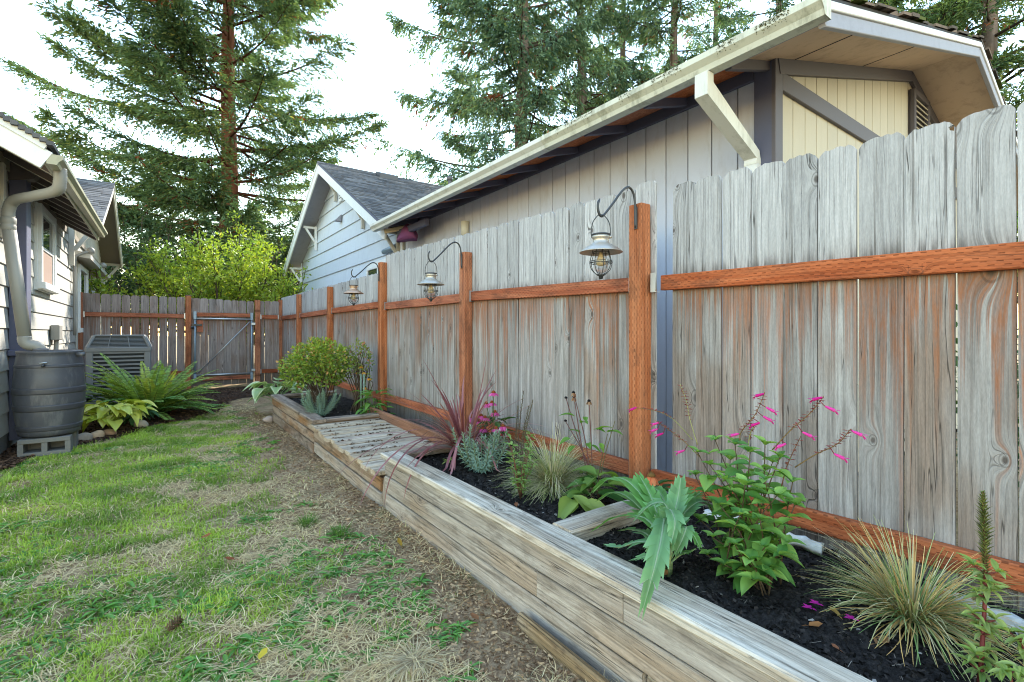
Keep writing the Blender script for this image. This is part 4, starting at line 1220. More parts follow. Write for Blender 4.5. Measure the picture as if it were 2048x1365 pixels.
# ------------------------------------------------------------------ hooks and lanterns
def lantern_set(py, pz, hook_x, hook_z, lantern_top, scale, metal, lab, hooklab, dyl=0.):
    hk = thing('lantern_hook', hooklab, 'hook', (2.258, py, pz), 'curved hooks on the fence posts')
    dx = 2.258 - hook_x
    def hp(a, b): return (2.252 - dx * a, py + dyl * a, pz + b)
    path = smooth_path([hp(.0, -.14), hp(.0, -.05), hp(.05, .05), hp(.20, .085), hp(.40, .055), hp(.68, -.03), hp(.92, -.10), hp(1.02, -.115), hp(1.09, -.09), hp(1.10, -.05), hp(1.05, -.02)], 5)
    zs = path[-12].z
    obj('arm', *tube(path, [.0068] * (len(path) - 3) + [.006, .005, .003], 8), M['iron'], hk, True)
    obj('mount_plate', *bbox(2.252, 2.2595, py - .011, py + .011, pz - .15, pz - .02, .002), M['iron'], hk)
    # lantern hangs from the low point of the hook
    hx, hy = hp(1.02, 0)[:2]; hz_ = pz - .115 + .008
    S = scale
    base = hz_ - .362 * S
    L = thing('lantern', lab, 'lantern', (hx, hy, base), 'wire cage lanterns hanging from the fence posts')
    def q(z): return base + (z * .81 if z < .3 else .243 + (z - .3) * .59) * S
    VQ = .81
    bail = [(hx, hy - .050 * S, q(.285)), (hx, hy - .054 * S, q(.34)), (hx, hy - .045 * S, q(.43)), (hx, hy - .02 * S, q(.49)), (hx, hy + .0, q(.502)),
            (hx, hy + .02 * S, q(.49)), (hx, hy + .045 * S, q(.43)), (hx, hy + .054 * S, q(.34)), (hx, hy + .050 * S, q(.285))]
    # bail lies across the sight line
    bail = [(hx + (p[1] - hy) * .75, hy - (p[1] - hy) * .65, p[2]) for p in bail]
    obj('bail', *tube(smooth_path(bail, 4), .0028 * S ** .5, 6), M['iron'], L, True)
    prof = [(.040, .305), (.050, .300), (.050, .285), (.046, .278), (.044, .255), (.058, .238), (.085, .222), (.118, .190), (.121, .184), (.117, .184), (.083, .214), (.05, .232), (.03, .236)]
    obj('shade', *lathe([(r * S, z * S * VQ) for r, z in prof], (hx, hy, base), 28), metal, L, True)
    obj('cap_rim', *lathe([(.041 * S, .243 * S), (.052 * S, .244 * S), (.052 * S, .253 * S), (.040 * S, .253 * S)], (hx, hy, base), 20), M['iron'], L, True)
    obj('thumb_screw', *lathe([(.002, -.008), (.010, -.006), (.010, .006), (.002, .008)], (hx + .036 * S, hy - .036 * S, q(.29)), 8), metal, L, True)
    cage = MB()
    nb = 8
    cp = [(.045, .20), (.052, .165), (.061, .125), (.062, .10), (.052, .065), (.030, .036), (.012, .026)]
    for k in range(nb):
        a = 2 * math.pi * k / nb + .2
        cage.add(tube(smooth_path([(hx + r * S * math.cos(a), hy + r * S * math.sin(a), q(z)) for r, z in cp], 2), .0021 * S ** .5, 5))
    for r, z in ((.063, .112), (.0475, .185), (.063, .122)):
        cage.add(tube([(hx + r * S * math.cos(t), hy + r * S * math.sin(t), q(z)) for t in np.linspace(0, 2 * np.pi, 22)], .0022 * S ** .5, 5, False))
    cage.obj('cage', M['iron'], L, True)
    obj('finial', *lathe([(.004 * S, -.0), (.012 * S, .003 * S), (.013 * S, .016 * S), (.022 * S, .02 * S), (.022 * S, .028 * S), (.006 * S, .03 * S)], (hx, hy, base), 14), M['iron'], L, True)
    obj('glass_jar', *lathe([(.034 * S, .20 * S * VQ), (.034 * S, .15 * S * VQ), (.040 * S, .10 * S * VQ), (.034 * S, .06 * S * VQ), (.012 * S, .04 * S * VQ)], (hx, hy, base), 18), M['clear'], L, True)
    obj('bulb', *lathe([(.012 * S, .19 * S * VQ), (.014 * S, .165 * S * VQ), (.024 * S, .14 * S * VQ), (.030 * S, .118 * S * VQ), (.028 * S, .102 * S * VQ), (.016 * S, .092 * S * VQ), (.003 * S, .09 * S * VQ)], (hx, hy, base), 16), M['bulb'], L, True)
lantern_set(1.865, 2.0, 1.975, 1.83, 1.75, .98, M['lampmetal'], 'pale metal lantern hanging at the nearest red post', 'dark curved hook on the nearest red post', .0)
lantern_set(3.89, 1.99, 1.955, 1.8, 1.7, 1.0, M['lampmetal'], 'grey shaded lantern hanging at the middle post beside the red grass', 'dark curved hook on the middle red post', .0)
lantern_set(5.98, 2.05, 1.945, 1.8, 1.7, 1.0, M['lampcopper'], 'coppery shaded lantern hanging at the farthest of the three lantern posts', 'dark curved hook on the farthest lantern post', .0)
# ------------------------------------------------------------------ raised beds and bench deck
BX = 1.29
tb = thing('raised_bed', 'tall grey plank raised bed nearest the camera', 'planter', (1.8, 1.3, 0))
def bed_front(bed, ya, yb, zs, mat, x=BX, outs=None, jit=.004, tilt=0.):
    for i, (z0, z1) in enumerate(zs):
        o = outs[i] if outs else 0
        board('side_board', bed, (x + .019 - o, ya, (z0 + z1) / 2), (x + .019 - o + R.uniform(-jit, jit), yb, (z0 + z1) / 2 + tilt), (z1 - z0) - .006, .036, (-1, 0, 0), mat, ch=.005, n=4, warp=.002)
# front boards (two lengths in the upper courses)
for (z0, z1, o, cuts) in ((.235, .352, 0., (3.31, 1.12, -1.4)), (.110, .230, -.004, (3.31, 1.6, -1.4)), (-.03, .104, -.008, (3.31, 1.05))):
    for a, b in zip(cuts[:-1], cuts[1:]):
        board('side_board', tb, (BX + .019 - o, a - .001, (z0 + z1) / 2), (BX + .019 - o + R.uniform(-.004, .004), b + .001, (z0 + z1) / 2 + R.uniform(-.004, .002)), z1 - z0 - .004, .038, (-1, 0, 0), M['bedboard'], ch=.005, n=4, warp=.002)
board('side_board', tb, (BX + .04, 1.04, .04), (BX + .04, -1.4, .03), .13, .036, (-1, 0, 0), M['rot'], ch=.006, n=3, warp=.004)
board('side_board', tb, (BX + .02, 3.295, .20), (2.2, 3.295, .20), .30, .036, (0, 1, 0), M['bedold'])
board('side_board', tb, (2.22, 3.27, .12), (2.22, -1.4, .12), .26, .03, (-1, 0, 0), M['bedold'])
CW = .145
board('cap_board', tb, (BX - .028 + CW / 2, 3.33, .371), (BX - .020 + CW / 2, -1.4, .371), CW, .038, (0, 0, 1), M['cap'], ch=.006, n=5, warp=.002)
board('cap_board', tb, (BX - .028 + CW + .004, 3.258, .371), (2.16, 3.258, .371), .14, .036, (0, 0, 1), M['capold'], ch=.006)
board('divider', tb, (BX - .024 + CW + .002, 1.575, .366), (2.03, 1.575, .362), .135, .075, (0, 0, 1), M['cap'], ch=.010, n=3, warp=.002)
# loose rotten board lying along the foot of the bed
rb = tag(board('loose_board', None, (1.255, 1.66, .0), (1.19, -.6, .012), .085, .035, (-.97, 0, .25), M['rot'], ch=.008, n=5, warp=.008), 'rotten brown board lying loose against the foot of the tall bed', 'board')
# corner stake between deck and tall bed
tag(board('timber_stub', None, (1.345, 3.355, -.05), (1.345, 3.355, .20), .085, .075, (-1, 0, 0), M['bedold'], ch=.01, n=2, warp=.003), 'short rotten timber stub where the deck meets the tall bed', 'timber')

dk = thing('deck', 'low slatted bench deck between the two raised beds', 'deck', (1.65, 4.3, 0))
DZ = lambda y: .222 + (y - 3.4) * .030
for (z0, z1) in ((.085, .195), (-.04, .078)):
    board('side_board', dk, (BX + .019, 3.40, (z0 + z1) / 2), (BX + .019, 5.24, (z0 + z1) / 2 + .045), z1 - z0 - .005, .038, (-1, 0, 0), M['bedboard'] if z0 < 0 else M['bedold'], ch=.005, n=4, warp=.003)
y = 3.46
while y < 5.26:
    w = .140
    sh = R.uniform(-.02, .015)
    board('slat', dk, (BX - .035 + sh, y, DZ(y)), (1.98, y + R.uniform(-.006, .006), DZ(y) + R.uniform(-.003, .003)), w, .036, (0, 0, 1), M['deck'], ch=.006, n=3, warp=.002)
    y += w + .007
board('back_board', dk, (2.01, 3.36, .275), (1.985, 5.72, .325), .135, .036, (-1, 0, 0), M['brown_board'], ch=.005, n=3, warp=.002)
# crumbs of soil in the deck joints
lv = Leaves(); n = 1500
j = RN.integers(0, 13, n); yy = 3.46 + .146 * j + .073 + RN.normal(0, .012, n) ; xx = 1.28 + .70 * RN.random(n)
ok = vnoise(xx * 9, yy * 5, 4) > .48
xx = xx[ok]; yy = yy[ok]; n = len(xx)
lv.leaves(np.stack([xx, yy, .222 + (yy - 3.4) * .03 + .018 + RN.random(n) * .004], 1), rdir(n, -.2, .5), unit(rdir(n, .2, 1)), RN.uniform(.006, .024, n), RN.uniform(.005, .014, n), mixc((.03, .018, .012), (.17, .10, .06), RN.random(n) ** 1.5), CHIP)
tag(lv.obj('soil_crumbs', M['crumb'], org=(1.6, 4.3, .24)), 'soil crumbs and bark bits lying on the deck slats', kind='stuff')

fb = thing('raised_bed', 'far raised bed of stained brown planks holding the round shrub', 'planter', (1.65, 6.4, 0))
for (z0, z1) in ((.205, .305), (.095, .20), (-.03, .09)):
    board('side_board', fb, (BX + .019, 5.27, (z0 + z1) / 2), (BX + .014, 7.52, (z0 + z1) / 2 + .03), z1 - z0 - .004, .038, (-1, 0, 0), M['bedold'], ch=.005, n=4, warp=.003)
board('side_board', fb, (BX + .02, 5.275, .20), (2.1, 5.275, .20), .22, .036, (0, 1, 0), M['bedold'])
board('side_board', fb, (BX + .02, 7.50, .20), (2.2, 7.50, .20), .26, .036, (0, 1, 0), M['bedold'])
board('cap_board', fb, (BX - .025 + CW / 2, 5.22, .325), (BX - .03 + CW / 2, 7.56, .353), CW, .036, (0, 0, 1), M['capold'], ch=.006, n=4, warp=.002)
board('cap_board', fb, (BX + CW - .022, 5.285, .326), (1.99, 5.285, .326), .13, .036, (0, 0, 1), M['capold'], ch=.006)
board('cap_board', fb, (BX + CW - .022, 7.49, .353), (2.15, 7.49, .353), .13, .036, (0, 0, 1), M['capold'], ch=.006)

def soil_bed(name, x0, x1, y0, y1, z0, label, n, amp=.03, slope=.0):
    nx = int((x1 - x0) / .018); ny = int((y1 - y0) / .022)
    xs = np.linspace(x0, x1, nx); ys = np.linspace(y0, y1, ny)
    X, Y = np.meshgrid(xs, ys)
    def zz(X, Y): return z0 + slope * (X - x0) + amp * (fbm(X * 4, Y * 4, 7) - .5) * 1.6 + (fbm(X * 22, Y * 22, 12, 3) - .5) * .035
    Z = zz(X, Y)
    F = [(j * nx + i, j * nx + i + 1, (j + 1) * nx + i + 1, (j + 1) * nx + i) for j in range(ny - 1) for i in range(nx - 1)]
    o = obj(name, np.stack([X.ravel(), Y.ravel(), Z.ravel()], 1), F, M['soil'], org=((x0 + x1) / 2, (y0 + y1) / 2, z0), smooth=True)
    tag(o, label, kind='structure')
    lv = Leaves()
    x = RN.uniform(x0, x1, n); y = RN.uniform(y0, y1, n)
    t = RN.random(n)
    c = mixc((.008, .007, .006), (.055, .045, .04), t ** 2)
    fl = RN.random(n) < .018; c[fl] = mixc((.16, .12, .09), (.36, .33, .30), RN.random(fl.sum()))
    lv.leaves(np.stack([x, y, zz(x, y) + .001], 1), rdir(n, -.3, .6), unit(rdir(n, .1, 1)), RN.uniform(.006, .020, n), RN.uniform(.005, .014, n), c, CHIP)
    # pale fibres
    k = n // 45
    x = RN.uniform(x0, x1, k); y = RN.uniform(y0, y1, k); a = RN.uniform(0, 6.3, k); L = RN.uniform(.01, .035, k)
    s = np.linspace(0, 1, 3)[None]
    P = np.stack([x, y, zz(x, y) + .004], 1)[:, None] + np.stack([np.cos(a), np.sin(a), RN.uniform(-.1, .25, k)], 1)[:, None] * (L[:, None] * s)[..., None]
    lv.strips(P, .0014, mixc((.12, .09, .07), (.32, .28, .23), RN.random(k)))
    tag(lv.obj('soil_crumbs', M['crumb'], org=((x0 + x1) / 2, (y0 + y1) / 2, z0)), 'black crumbs and pale fibres on the ' + label.split(' in ')[0] + ' of the ' + label.split(' in the ')[1], kind='stuff')
    return zz
soilA = soil_bed('soil', 1.325, 2.32, -1.2, 3.27, .345, 'dark fresh soil in the tall near bed', 24000, .035, -.03)
soilB = soil_bed('soil', 1.325, 2.2, 5.29, 7.48, .30, 'dark fresh soil in the far raised bed', 5000, .02)
so_ = obj('soil', *box(2.03, 2.33, 3.3, 5.3, -.1, .10), M['mulch']); tag(so_, 'brown soil in the gap behind the deck', kind='structure')

# chicken wire under the near bottom rail
V = []; mb = MB()
cw = .052; x = 2.298
ys = np.arange(-.6, 1.62, cw)
for r_ in range(4):
    for i, yy in enumerate(ys):
        z = .20 + r_ * .045; o = (cw / 2 if r_ % 2 else 0)
        y0 = yy + o
        jx = lambda: R.uniform(-.004, .004)
        A = (x + jx(), y0, z + .0); B = (x + jx(), y0 + cw / 2, z + .015); Cc = (x + jx(), y0 + cw, z); D = (x + jx(), y0 + cw / 2, z + .045 - .0)
        mb.add(tube([A, B], .0010, 3, False)); mb.add(tube([B, Cc], .0010, 3, False)); mb.add(tube([B, D], .0011, 3, False))
mb.add(tube([(x, -.6, .376), (x + .002, .6, .37), (x, 1.62, .36)], .0012, 4, False))
tag(mb.obj('chicken_wire', M['wire'], None), 'thin rusty chicken wire under the bottom rail of the nearest fence panel', 'wire mesh')

# half buried plastic sacks by the fence foot
def sheet(name, pts, w, mat, label, h=.03, parent=None, seed=0):
    P = smooth_path(pts, 6); V = []; F = []; m = 5
    for i, p in enumerate(P):
        for k in range(m):
            s = k / (m - 1) - .5
            V.append((p.x + s * w, p.y + .012 * math.sin(9 * s + i * .8 + seed), p.z + h * (1 - 4 * s * s) + .006 * math.sin(i * 1.7 + 3 * k + seed)))
    n = len(P)
    for i in range(n - 1):
        for k in range(m - 1): F.append((i * m + k, i * m + k + 1, i * m + m + k + 1, i * m + m + k))
    n0 = len(V)
    V += [(v[0], v[1], v[2] - .02) for v in V]
    F += [tuple(n0 + q for q in reversed(f)) for f in F]
    for i in range(n - 1):
        F.append((i * m, i * m + m, n0 + i * m + m, n0 + i * m)); F.append((i * m + m - 1, n0 + i * m + m - 1, n0 + i * m + 2 * m - 1, i * m + 2 * m - 1))
    return obj(name, V, F, mat, parent, True)
tag(sheet('plastic_sack', [(2.12, 1.34, .36), (2.15, 1.18, .372), (2.17, 1.02, .362), (2.20, .86, .350)], .026, M['plastic_w'], ''), 'white plastic edge buried in the soil behind the pink flowered plant', 'sack')
ps = thing('plastic_sack', 'white and lime plastic sack half buried at the lower right fence foot', 'sack', (2.1, .24, .34))
sheet('white_part', [(2.17, .52, .345), (2.13, .40, .352), (2.10, .30, .358), (2.06, .22, .36)], .034, M['plastic_w'], '', .025, ps)
sheet('green_part', [(2.07, .235, .345), (2.03, .17, .35), (2.0, .10, .35), (1.98, -.1, .345)], .07, M['plastic_g'], '', .025, ps, 2)
sheet('white_part', [(2.11, .235, .355), (2.07, .17, .362), (2.05, .10, .362), (2.03, -.1, .355)], .045, M['plastic_w'], '', .025, ps, 2)
for body, loc, sz in (('In', (2.105, .318, .392), .034), ('of', (2.085, .292, .392), .026)):
    cu = bpy.data.curves.new('print', 'FONT'); cu.body = body; cu.size = sz; cu.extrude = .0004
    to = bpy.data.objects.new('print', cu)
    dg = bpy.context.evaluated_depsgraph_get()
    C.objects.link(to); bpy.context.view_layer.update()
    me = bpy.data.meshes.new_from_object(to.evaluated_get(bpy.context.evaluated_depsgraph_get()))
    bpy.data.objects.remove(to)
    me.materials.clear(); me.materials.append(M['ink'])
    o = bpy.data.objects.new('print', me)
    place(o, ps, Matrix.Translation(loc) @ Matrix.Rotation(rad(60), 4, 'Z') @ Matrix.Rotation(rad(40), 4, 'X'))
# ------------------------------------------------------------------ rain barrel on concrete blocks
bc = (-.925, 6.90)
zb = .19
br = thing('rain_barrel', 'charcoal plastic rain barrel with raised bands under the downspout', 'barrel', (bc[0], bc[1], zb))
def bulge(z): # z 0..0.86
    s = z / .86
    return .222 + .052 * math.sin(math.pi * (.10 + .80 * s)) ** 1.1 + .010 * s
prof = [(.02, 0), (.20, .0), (.215, .012)]
for i in range(26):
    z = .02 + .82 * i / 25
    r = bulge(z)
    # moulded grooves
    for zz in (.11, .30, .47, .65):
        if abs(z - zz) < .02: r -= .004
    prof.append((r, z))
prof += [(bulge(.85) + .006, .845), (bulge(.85) + .008, .86), (bulge(.85) + .004, .872), (bulge(.85) - .012, .874), (bulge(.85) - .03, .862), (.02, .858)]
obj('body', *lathe(prof, (bc[0], bc[1], zb), 48), M['barrel'], br, True)
for z0, z1 in ((.065, .115), (.265, .33), (.435, .50), (.70, .735)):
    pr = [(bulge(z0) - .004, z0), (bulge(z0) + .005, z0 + .004)] + [(bulge(z0 + (z1 - z0) * t) + .006, z0 + (z1 - z0) * t) for t in (.25, .5, .75)] + [(bulge(z1) + .005, z1 - .004), (bulge(z1) - .004, z1)]
    obj('band', *lathe(pr, (bc[0], bc[1], zb), 48), M['barrelband'], br, True)
a = math.atan2(-.95, -.12)
a = -1.62
px, py = bc[0] + bulge(.72) * math.cos(a), bc[1] + bulge(.72) * math.sin(a)
sg = obj('spigot', *tube([(px, py + .02, zb + .735), (px, py - .03, zb + .735), (px, py - .045, zb + .72)], .013, 8), M['iron'], br, True)
obj('handle', *tube([(px - .03, py - .02, zb + .752), (px + .03, py - .02, zb + .758)], .006, 6), M['steel'], sg, True)
a2 = -.5
obj('overflow', *tube([(bc[0] + .25 * math.cos(a2), bc[1] + .25 * math.sin(a2), zb + .83), (bc[0] + .32 * math.cos(a2), bc[1] + .32 * math.sin(a2), zb + .83)], .022, 10), M['barrel'], br, True)

def block(label, x0, x1, y0, y1, z1, solid=False):
    """hollow concrete block on its side: two square holes facing the camera"""
    b = thing('concrete_block', label, 'block', ((x0 + x1) / 2, (y0 + y1) / 2, 0), 'concrete blocks under the barrel')
    bm = MB(); w = .044; xm = (x0 + x1) / 2; z0 = .012
    bm.add(bbox(x0, x1, y0, y1, z1 - w, z1, .004)); bm.add(bbox(x0, x1, y0, y1, z0, z0 + w, .004))
    for xa, xb in ((x0, x0 + w), (xm - w / 2, xm + w / 2), (x1 - w, x1)):
        bm.add(box(xa + .0005, xb - .0005, y0 + .001, y1 - .001, z0 + w, z1 - w))
    if solid: bm.add(box(x0 + w, x1 - w, y0 + .004, y0 + .03, z0 + w, z1 - w))
    bm.obj('body', M['concrete'], b)
block('hollow concrete block under the front of the rain barrel', -1.13, -.74, 6.66, 6.85, .19)
block('hollow concrete block behind, under the back of the rain barrel', -1.11, -.72, 6.87, 7.06, .19, True)

# ------------------------------------------------------------------ air conditioner
ax0, ax1, ay0, ay1 = -.97, -.13, 10.35, 11.2
ac = thing('air_conditioner', 'grey air conditioner with louvred top behind the fern', 'air conditioner', ((ax0 + ax1) / 2, (ay0 + ay1) / 2, 0))
obj('pad', *bbox(ax0 - .08, ax1 + .08, ay0 - .08, ay1 + .08, -.02, .12, .01), M['concrete'], ac)
obj('coil', *box(ax0 + .03, ax1 - .03, ay0 + .03, ay1 - .03, .14, .95), M['acdark'], ac)
for x in (ax0, ax1 - .09):
    for y in (ay0, ay1 - .09): obj('corner_post', *bbox(x, x + .09, y, y + .09, .12, .95, .008), M['ac'], ac)
obj('base_pan', *bbox(ax0, ax1, ay0, ay1, .12, .20, .01), M['ac'], ac)
for k in range(11):
    z = .24 + .066 * k
    obj('louvre', *bbox(ax0 + .08, ax1 - .08, ay0 + .005, ay0 + .02, z, z + .03, .002), M['ac'], ac)
obj('top_rim', *bbox(ax0 - .012, ax1 + .012, ay0 - .012, ay1 + .012, .93, 1.01, .012), M['ac'], ac)
# tapered louvred hood
def hood_ring(z, s): return [(ax0 + s, ay0 + s, z), (ax1 - s, ay0 + s, z), (ax1 - s, ay1 - s, z), (ax0 + s, ay1 - s, z)]
a_, b_ = hood_ring(1.01, .02), hood_ring(1.185, .10)
V = a_ + b_; F = [(0, 1, 5, 4), (1, 2, 6, 5), (2, 3, 7, 6), (3, 0, 4, 7), (4, 5, 6, 7)]
obj('hood', [(v[0], v[1], v[2]) for v in V], F, M['acdark'], ac)
for k in range(8):
    t = (k + .5) / 8; z = 1.01 + .175 * t; s = .02 + .08 * t - .004
    r_ = hood_ring(z, s)
    mb = MB()
    for i in range(4): mb.add(tube([r_[i], r_[(i + 1) % 4]], .0055, 4))
    mb.obj('hood_slat', M['ac'], ac)
for i in range(4): obj('hood_corner', *tube([hood_ring(1.0, .012)[i], hood_ring(1.19, .092)[i]], .028, 6), M['ac'], ac)
for fx in (.33, .66):
    obj('hood_rib', *tube([(ax0 + (ax1 - ax0) * fx, ay0 + .014, 1.01), (ax0 + .08 + (ax1 - ax0 - .16) * fx, ay0 + .092, 1.19)], .007, 5), M['ac'], ac)
obj('lid', *bbox(ax0 + .075, ax1 - .075, ay0 + .075, ay1 - .075, 1.185, 1.215, .014), M['ac'], ac)

# ------------------------------------------------------------------ stones at the edge of the mulch
def stone(label, c, r, col):
    bm = bmesh.new(); bmesh.ops.create_icosphere(bm, subdivisions=3, radius=1)
    V = []
    s = R.random() * 9
    for v in bm.verts:
        p = v.co; n = 1 + .14 * math.sin(2.1 * p.x + s) * math.cos(1.7 * p.y + s) + .08 * math.sin(3.3 * p.z + 2 * p.x + s)
        V.append((c[0] + p.x * r[0] * n, c[1] + p.y * r[1] * n, c[2] + p.z * r[2] * n))
    F = [tuple(v.index for v in f.verts) for f in bm.faces]; bm.free()
    lv = Leaves(); lv.solid((V, F), col)
    tag(lv.obj('river_stone', M['stone']), label, 'stone', 'river stones at the mulch edge')
stone('grey brown river stone closest to the rain barrel', (-.72, 7.28, .055), (.095, .075, .06), (.27, .22, .17))
stone('smooth tan river stone in the middle of the row', (-.60, 7.42, .05), (.072, .07, .058), (.42, .29, .18))
stone('reddish river stone under the yellow hosta leaves', (-.49, 7.55, .045), (.07, .065, .05), (.36, .22, .14))
stone('pale stone half hidden beyond the yellow hosta', (-.20, 7.95, .05), (.08, .07, .06), (.40, .33, .25))
stone('small pinkish stone at the foot of the far bed', (1.22, 7.5, .03), (.07, .06, .05), (.38, .30, .26))

# ------------------------------------------------------------------ fallen leaves
LEAF = T_([(0, 0, 0), (.2, .30, .06), (.5, .42, .02), (.8, .25, .08), (1, 0, .0), (.8, -.25, .1), (.5, -.42, .04), (.2, -.3, .09), (.5, 0, -.05)], [(0, 1, 8), (1, 2, 8), (2, 3, 8), (3, 4, 8), (4, 5, 8), (5, 6, 8), (6, 7, 8), (7, 0, 8)])
def fallen(label, p, L, col, az, el=.1):
    lv = Leaves()
    lv.leaves([p], [(math.cos(az), math.sin(az), el)], [(R.uniform(-.3, .3), R.uniform(-.3, .3), 1)], L, L * .75, [col], LEAF)
    lv.leaves([p], [(-math.cos(az), -math.sin(az), .05)], [(0, 0, 1)], L * .5, .003, [col], DIAMOND)
    tag(lv.obj('fallen_leaf', M['petal']), label, 'leaf', 'fallen leaves')
sz = lambda x, y: float(soilA(np.array(x), np.array(y))) + .008
gz_ = lambda x, y: float(ground_z(x, y)) + .03
fallen('curled rust leaf on the soil beside the silver thistle leaves', (1.74, 1.28, sz(1.74, 1.28) + .01), .07, (.33, .09, .03), 2.2, .4)
fallen('second rust leaf lying just in front of the pink flowered plant', (1.70, 1.22, sz(1.70, 1.22)), .055, (.36, .11, .04), .6)
fallen('orange brown leaf at the foot of the thistle stalk', (1.47, 1.10, sz(1.47, 1.10) + .006), .05, (.42, .17, .05), .2)
fallen('orange leaf on black soil left of the striped grass', (1.60, .66, sz(1.60, .66)), .045, (.46, .20, .07), -.6)
fallen('yellow brown leaf touching the striped grass', (1.74, .63, sz(1.74, .63)), .045, (.50, .32, .09), .9)
fallen('tan leaf under the front of the striped grass', (1.70, .52, sz(1.70, .52)), .06, (.38, .20, .09), -.3)
fallen('small curled leaf lying before the striped grass', (1.55, .56, sz(1.55, .56)), .025, (.30, .12, .06), 1.2)
fallen('yellow leaf on the bare strip by the bed boards', (1.12, 2.62, gz_(1.12, 2.62)), .06, (.42, .28, .05), 1.6, .8)
fallen('bright yellow leaf on the lawn at lower left', (.30, 2.02, gz_(.30, 2.02)), .055, (.62, .48, .05), .9, .2)
fallen('red brown leaf on the lawn left of centre', (.33, 3.02, gz_(.33, 3.02)), .06, (.30, .09, .035), 2.5, .2)
fallen('orange brown leaf on the lawn farther back', (.20, 3.45, gz_(.20, 3.45)), .06, (.36, .13, .05), .3, .2)
fallen('brown leaf beside the loose board', (1.10, 1.75, gz_(1.10, 1.75)), .05, (.28, .13, .06), 2.0, .3)
fallen('rust leaf on the soil before the tufted grass', (1.50, 2.02, sz(1.5, 2.02)), .035, (.34, .13, .06), 1.0, .3)
# fir cone on the lawn
lv = Leaves()
c0 = Vector((.02, 2.45, gz_(.02, 2.45)))
dv = Vector((.8, .5, .25)).normalized()
for i in range(60):
    s = i / 60; a = i * 2.4
    side = dv.orthogonal(); side.rotate(Matrix.Rotation(a, 3, dv))
    rr = .016 * math.sin(math.pi * (.12 + .8 * s))
    p = c0 + dv * (.06 * s) + side * rr * .4
    lv.leaves([p], [tuple(side + dv * .7)], [tuple(dv)], .014 + rr * .5, .013, [mixc((.05, .03, .02), (.16, .10, .06), np.array(R.random()))], DIAMOND)
tag(lv.obj('fir_cone', M['crumb']), 'small dark fir cone lying on the lawn at left', 'cone')
# ------------------------------------------------------------------ plants
def stems_part(parent, paths, r0, r1, col, name='stem', sides=6, mat=None):
    lv = Leaves()
    for P in paths:
        n = len(P)
        lv.solid(tube(P, [r0 + (r1 - r0) * i / (n - 1) for i in range(n)], sides), col)
    return lv.obj(name, mat or M['leaf'], parent)

def arc(base, az, L, el0, droop, n=8, side=0.):
    """curved path leaving base at elevation el0, bending down by droop (radians) along its length"""
    P = [Vector(base)]; el = el0; a = az
    for i in range(n):
        P.append(P[-1] + Vector((math.cos(a) * math.cos(el), math.sin(a) * math.cos(el), math.sin(el))) * (L / n))
        el -= droop / n; a += side / n
    return P

# --- sword fern
def fern(name, label, c, nf, Lr, seed):
    t = thing(name, label, 'fern', c)
    rn = random.Random(seed)
    for i in range(nf):
        az = 2 * math.pi * i / nf * 2.618 + rn.uniform(-.2, .2)
        inner = i / nf
        el = rn.uniform(.45, .95) + (.38 if inner > .6 else 0)
        L = rn.uniform(*Lr) * (.82 if inner <= .5 else .9)
        P = arc((c[0] + .05 * math.cos(az), c[1] + .05 * math.sin(az), c[2]), az, L, el, rn.uniform(.8, 1.4) if inner <= .5 else rn.uniform(.5, 1.2), 22, rn.uniform(-.3, .3))
        if min(p.z for p in P) < c[2] - .02:
            for p in P: p.z = max(p.z, c[2] + .02 + .02 * rn.random())
        lv = Leaves()
        yel = rn.random() ** 3 * .8 + (.25 if inner > .6 else 0)
        ca = np.array(mixc((.11, .25, .06), (.42, .45, .08), np.array(min(1, yel)))); 
        lv.solid(tube(P, [.004 * (1 - k / 23.) + .001 for k in range(23)], 4), mixc((.13, .10, .03), (.12, .17, .05), np.array(.5)))
        m = 40
        Pn = np.array(P)
        s = np.linspace(.10, .985, m)
        idx = s * 22; i0 = np.minimum(idx.astype(int), 21); fr = (idx - i0)[:, None]
        pos = Pn[i0] * (1 - fr) + Pn[i0 + 1] * fr
        tan = unit(Pn[i0 + 1] - Pn[i0])
        side = unit(np.cross(tan, [0, 0, 1.0])); up = np.cross(side, tan)
        ln = .10 * (L / 1.0) * np.sin(np.pi * (.16 + .80 * s)) ** .8
        for sg in (1, -1):
            d = side * sg + tan * .38 - up * .16 + RN.normal(0, .05, (m, 3))
            col = mixc(ca * .8, ca * 1.5 + .02, RN.random(m))
            lv.leaves(pos, d, up + RN.normal(0, .2, (m, 3)), ln * RN.uniform(.9, 1.08, m), .027 * (L / 1.0), col, DIAMOND)
        lv.obj('frond', M['leaf'], t)
    return t
fern('sword_fern', 'large green sword fern spreading over the mulch before the air conditioner', (-.12, 8.7, .05), 124, (.90, 1.28), 4)

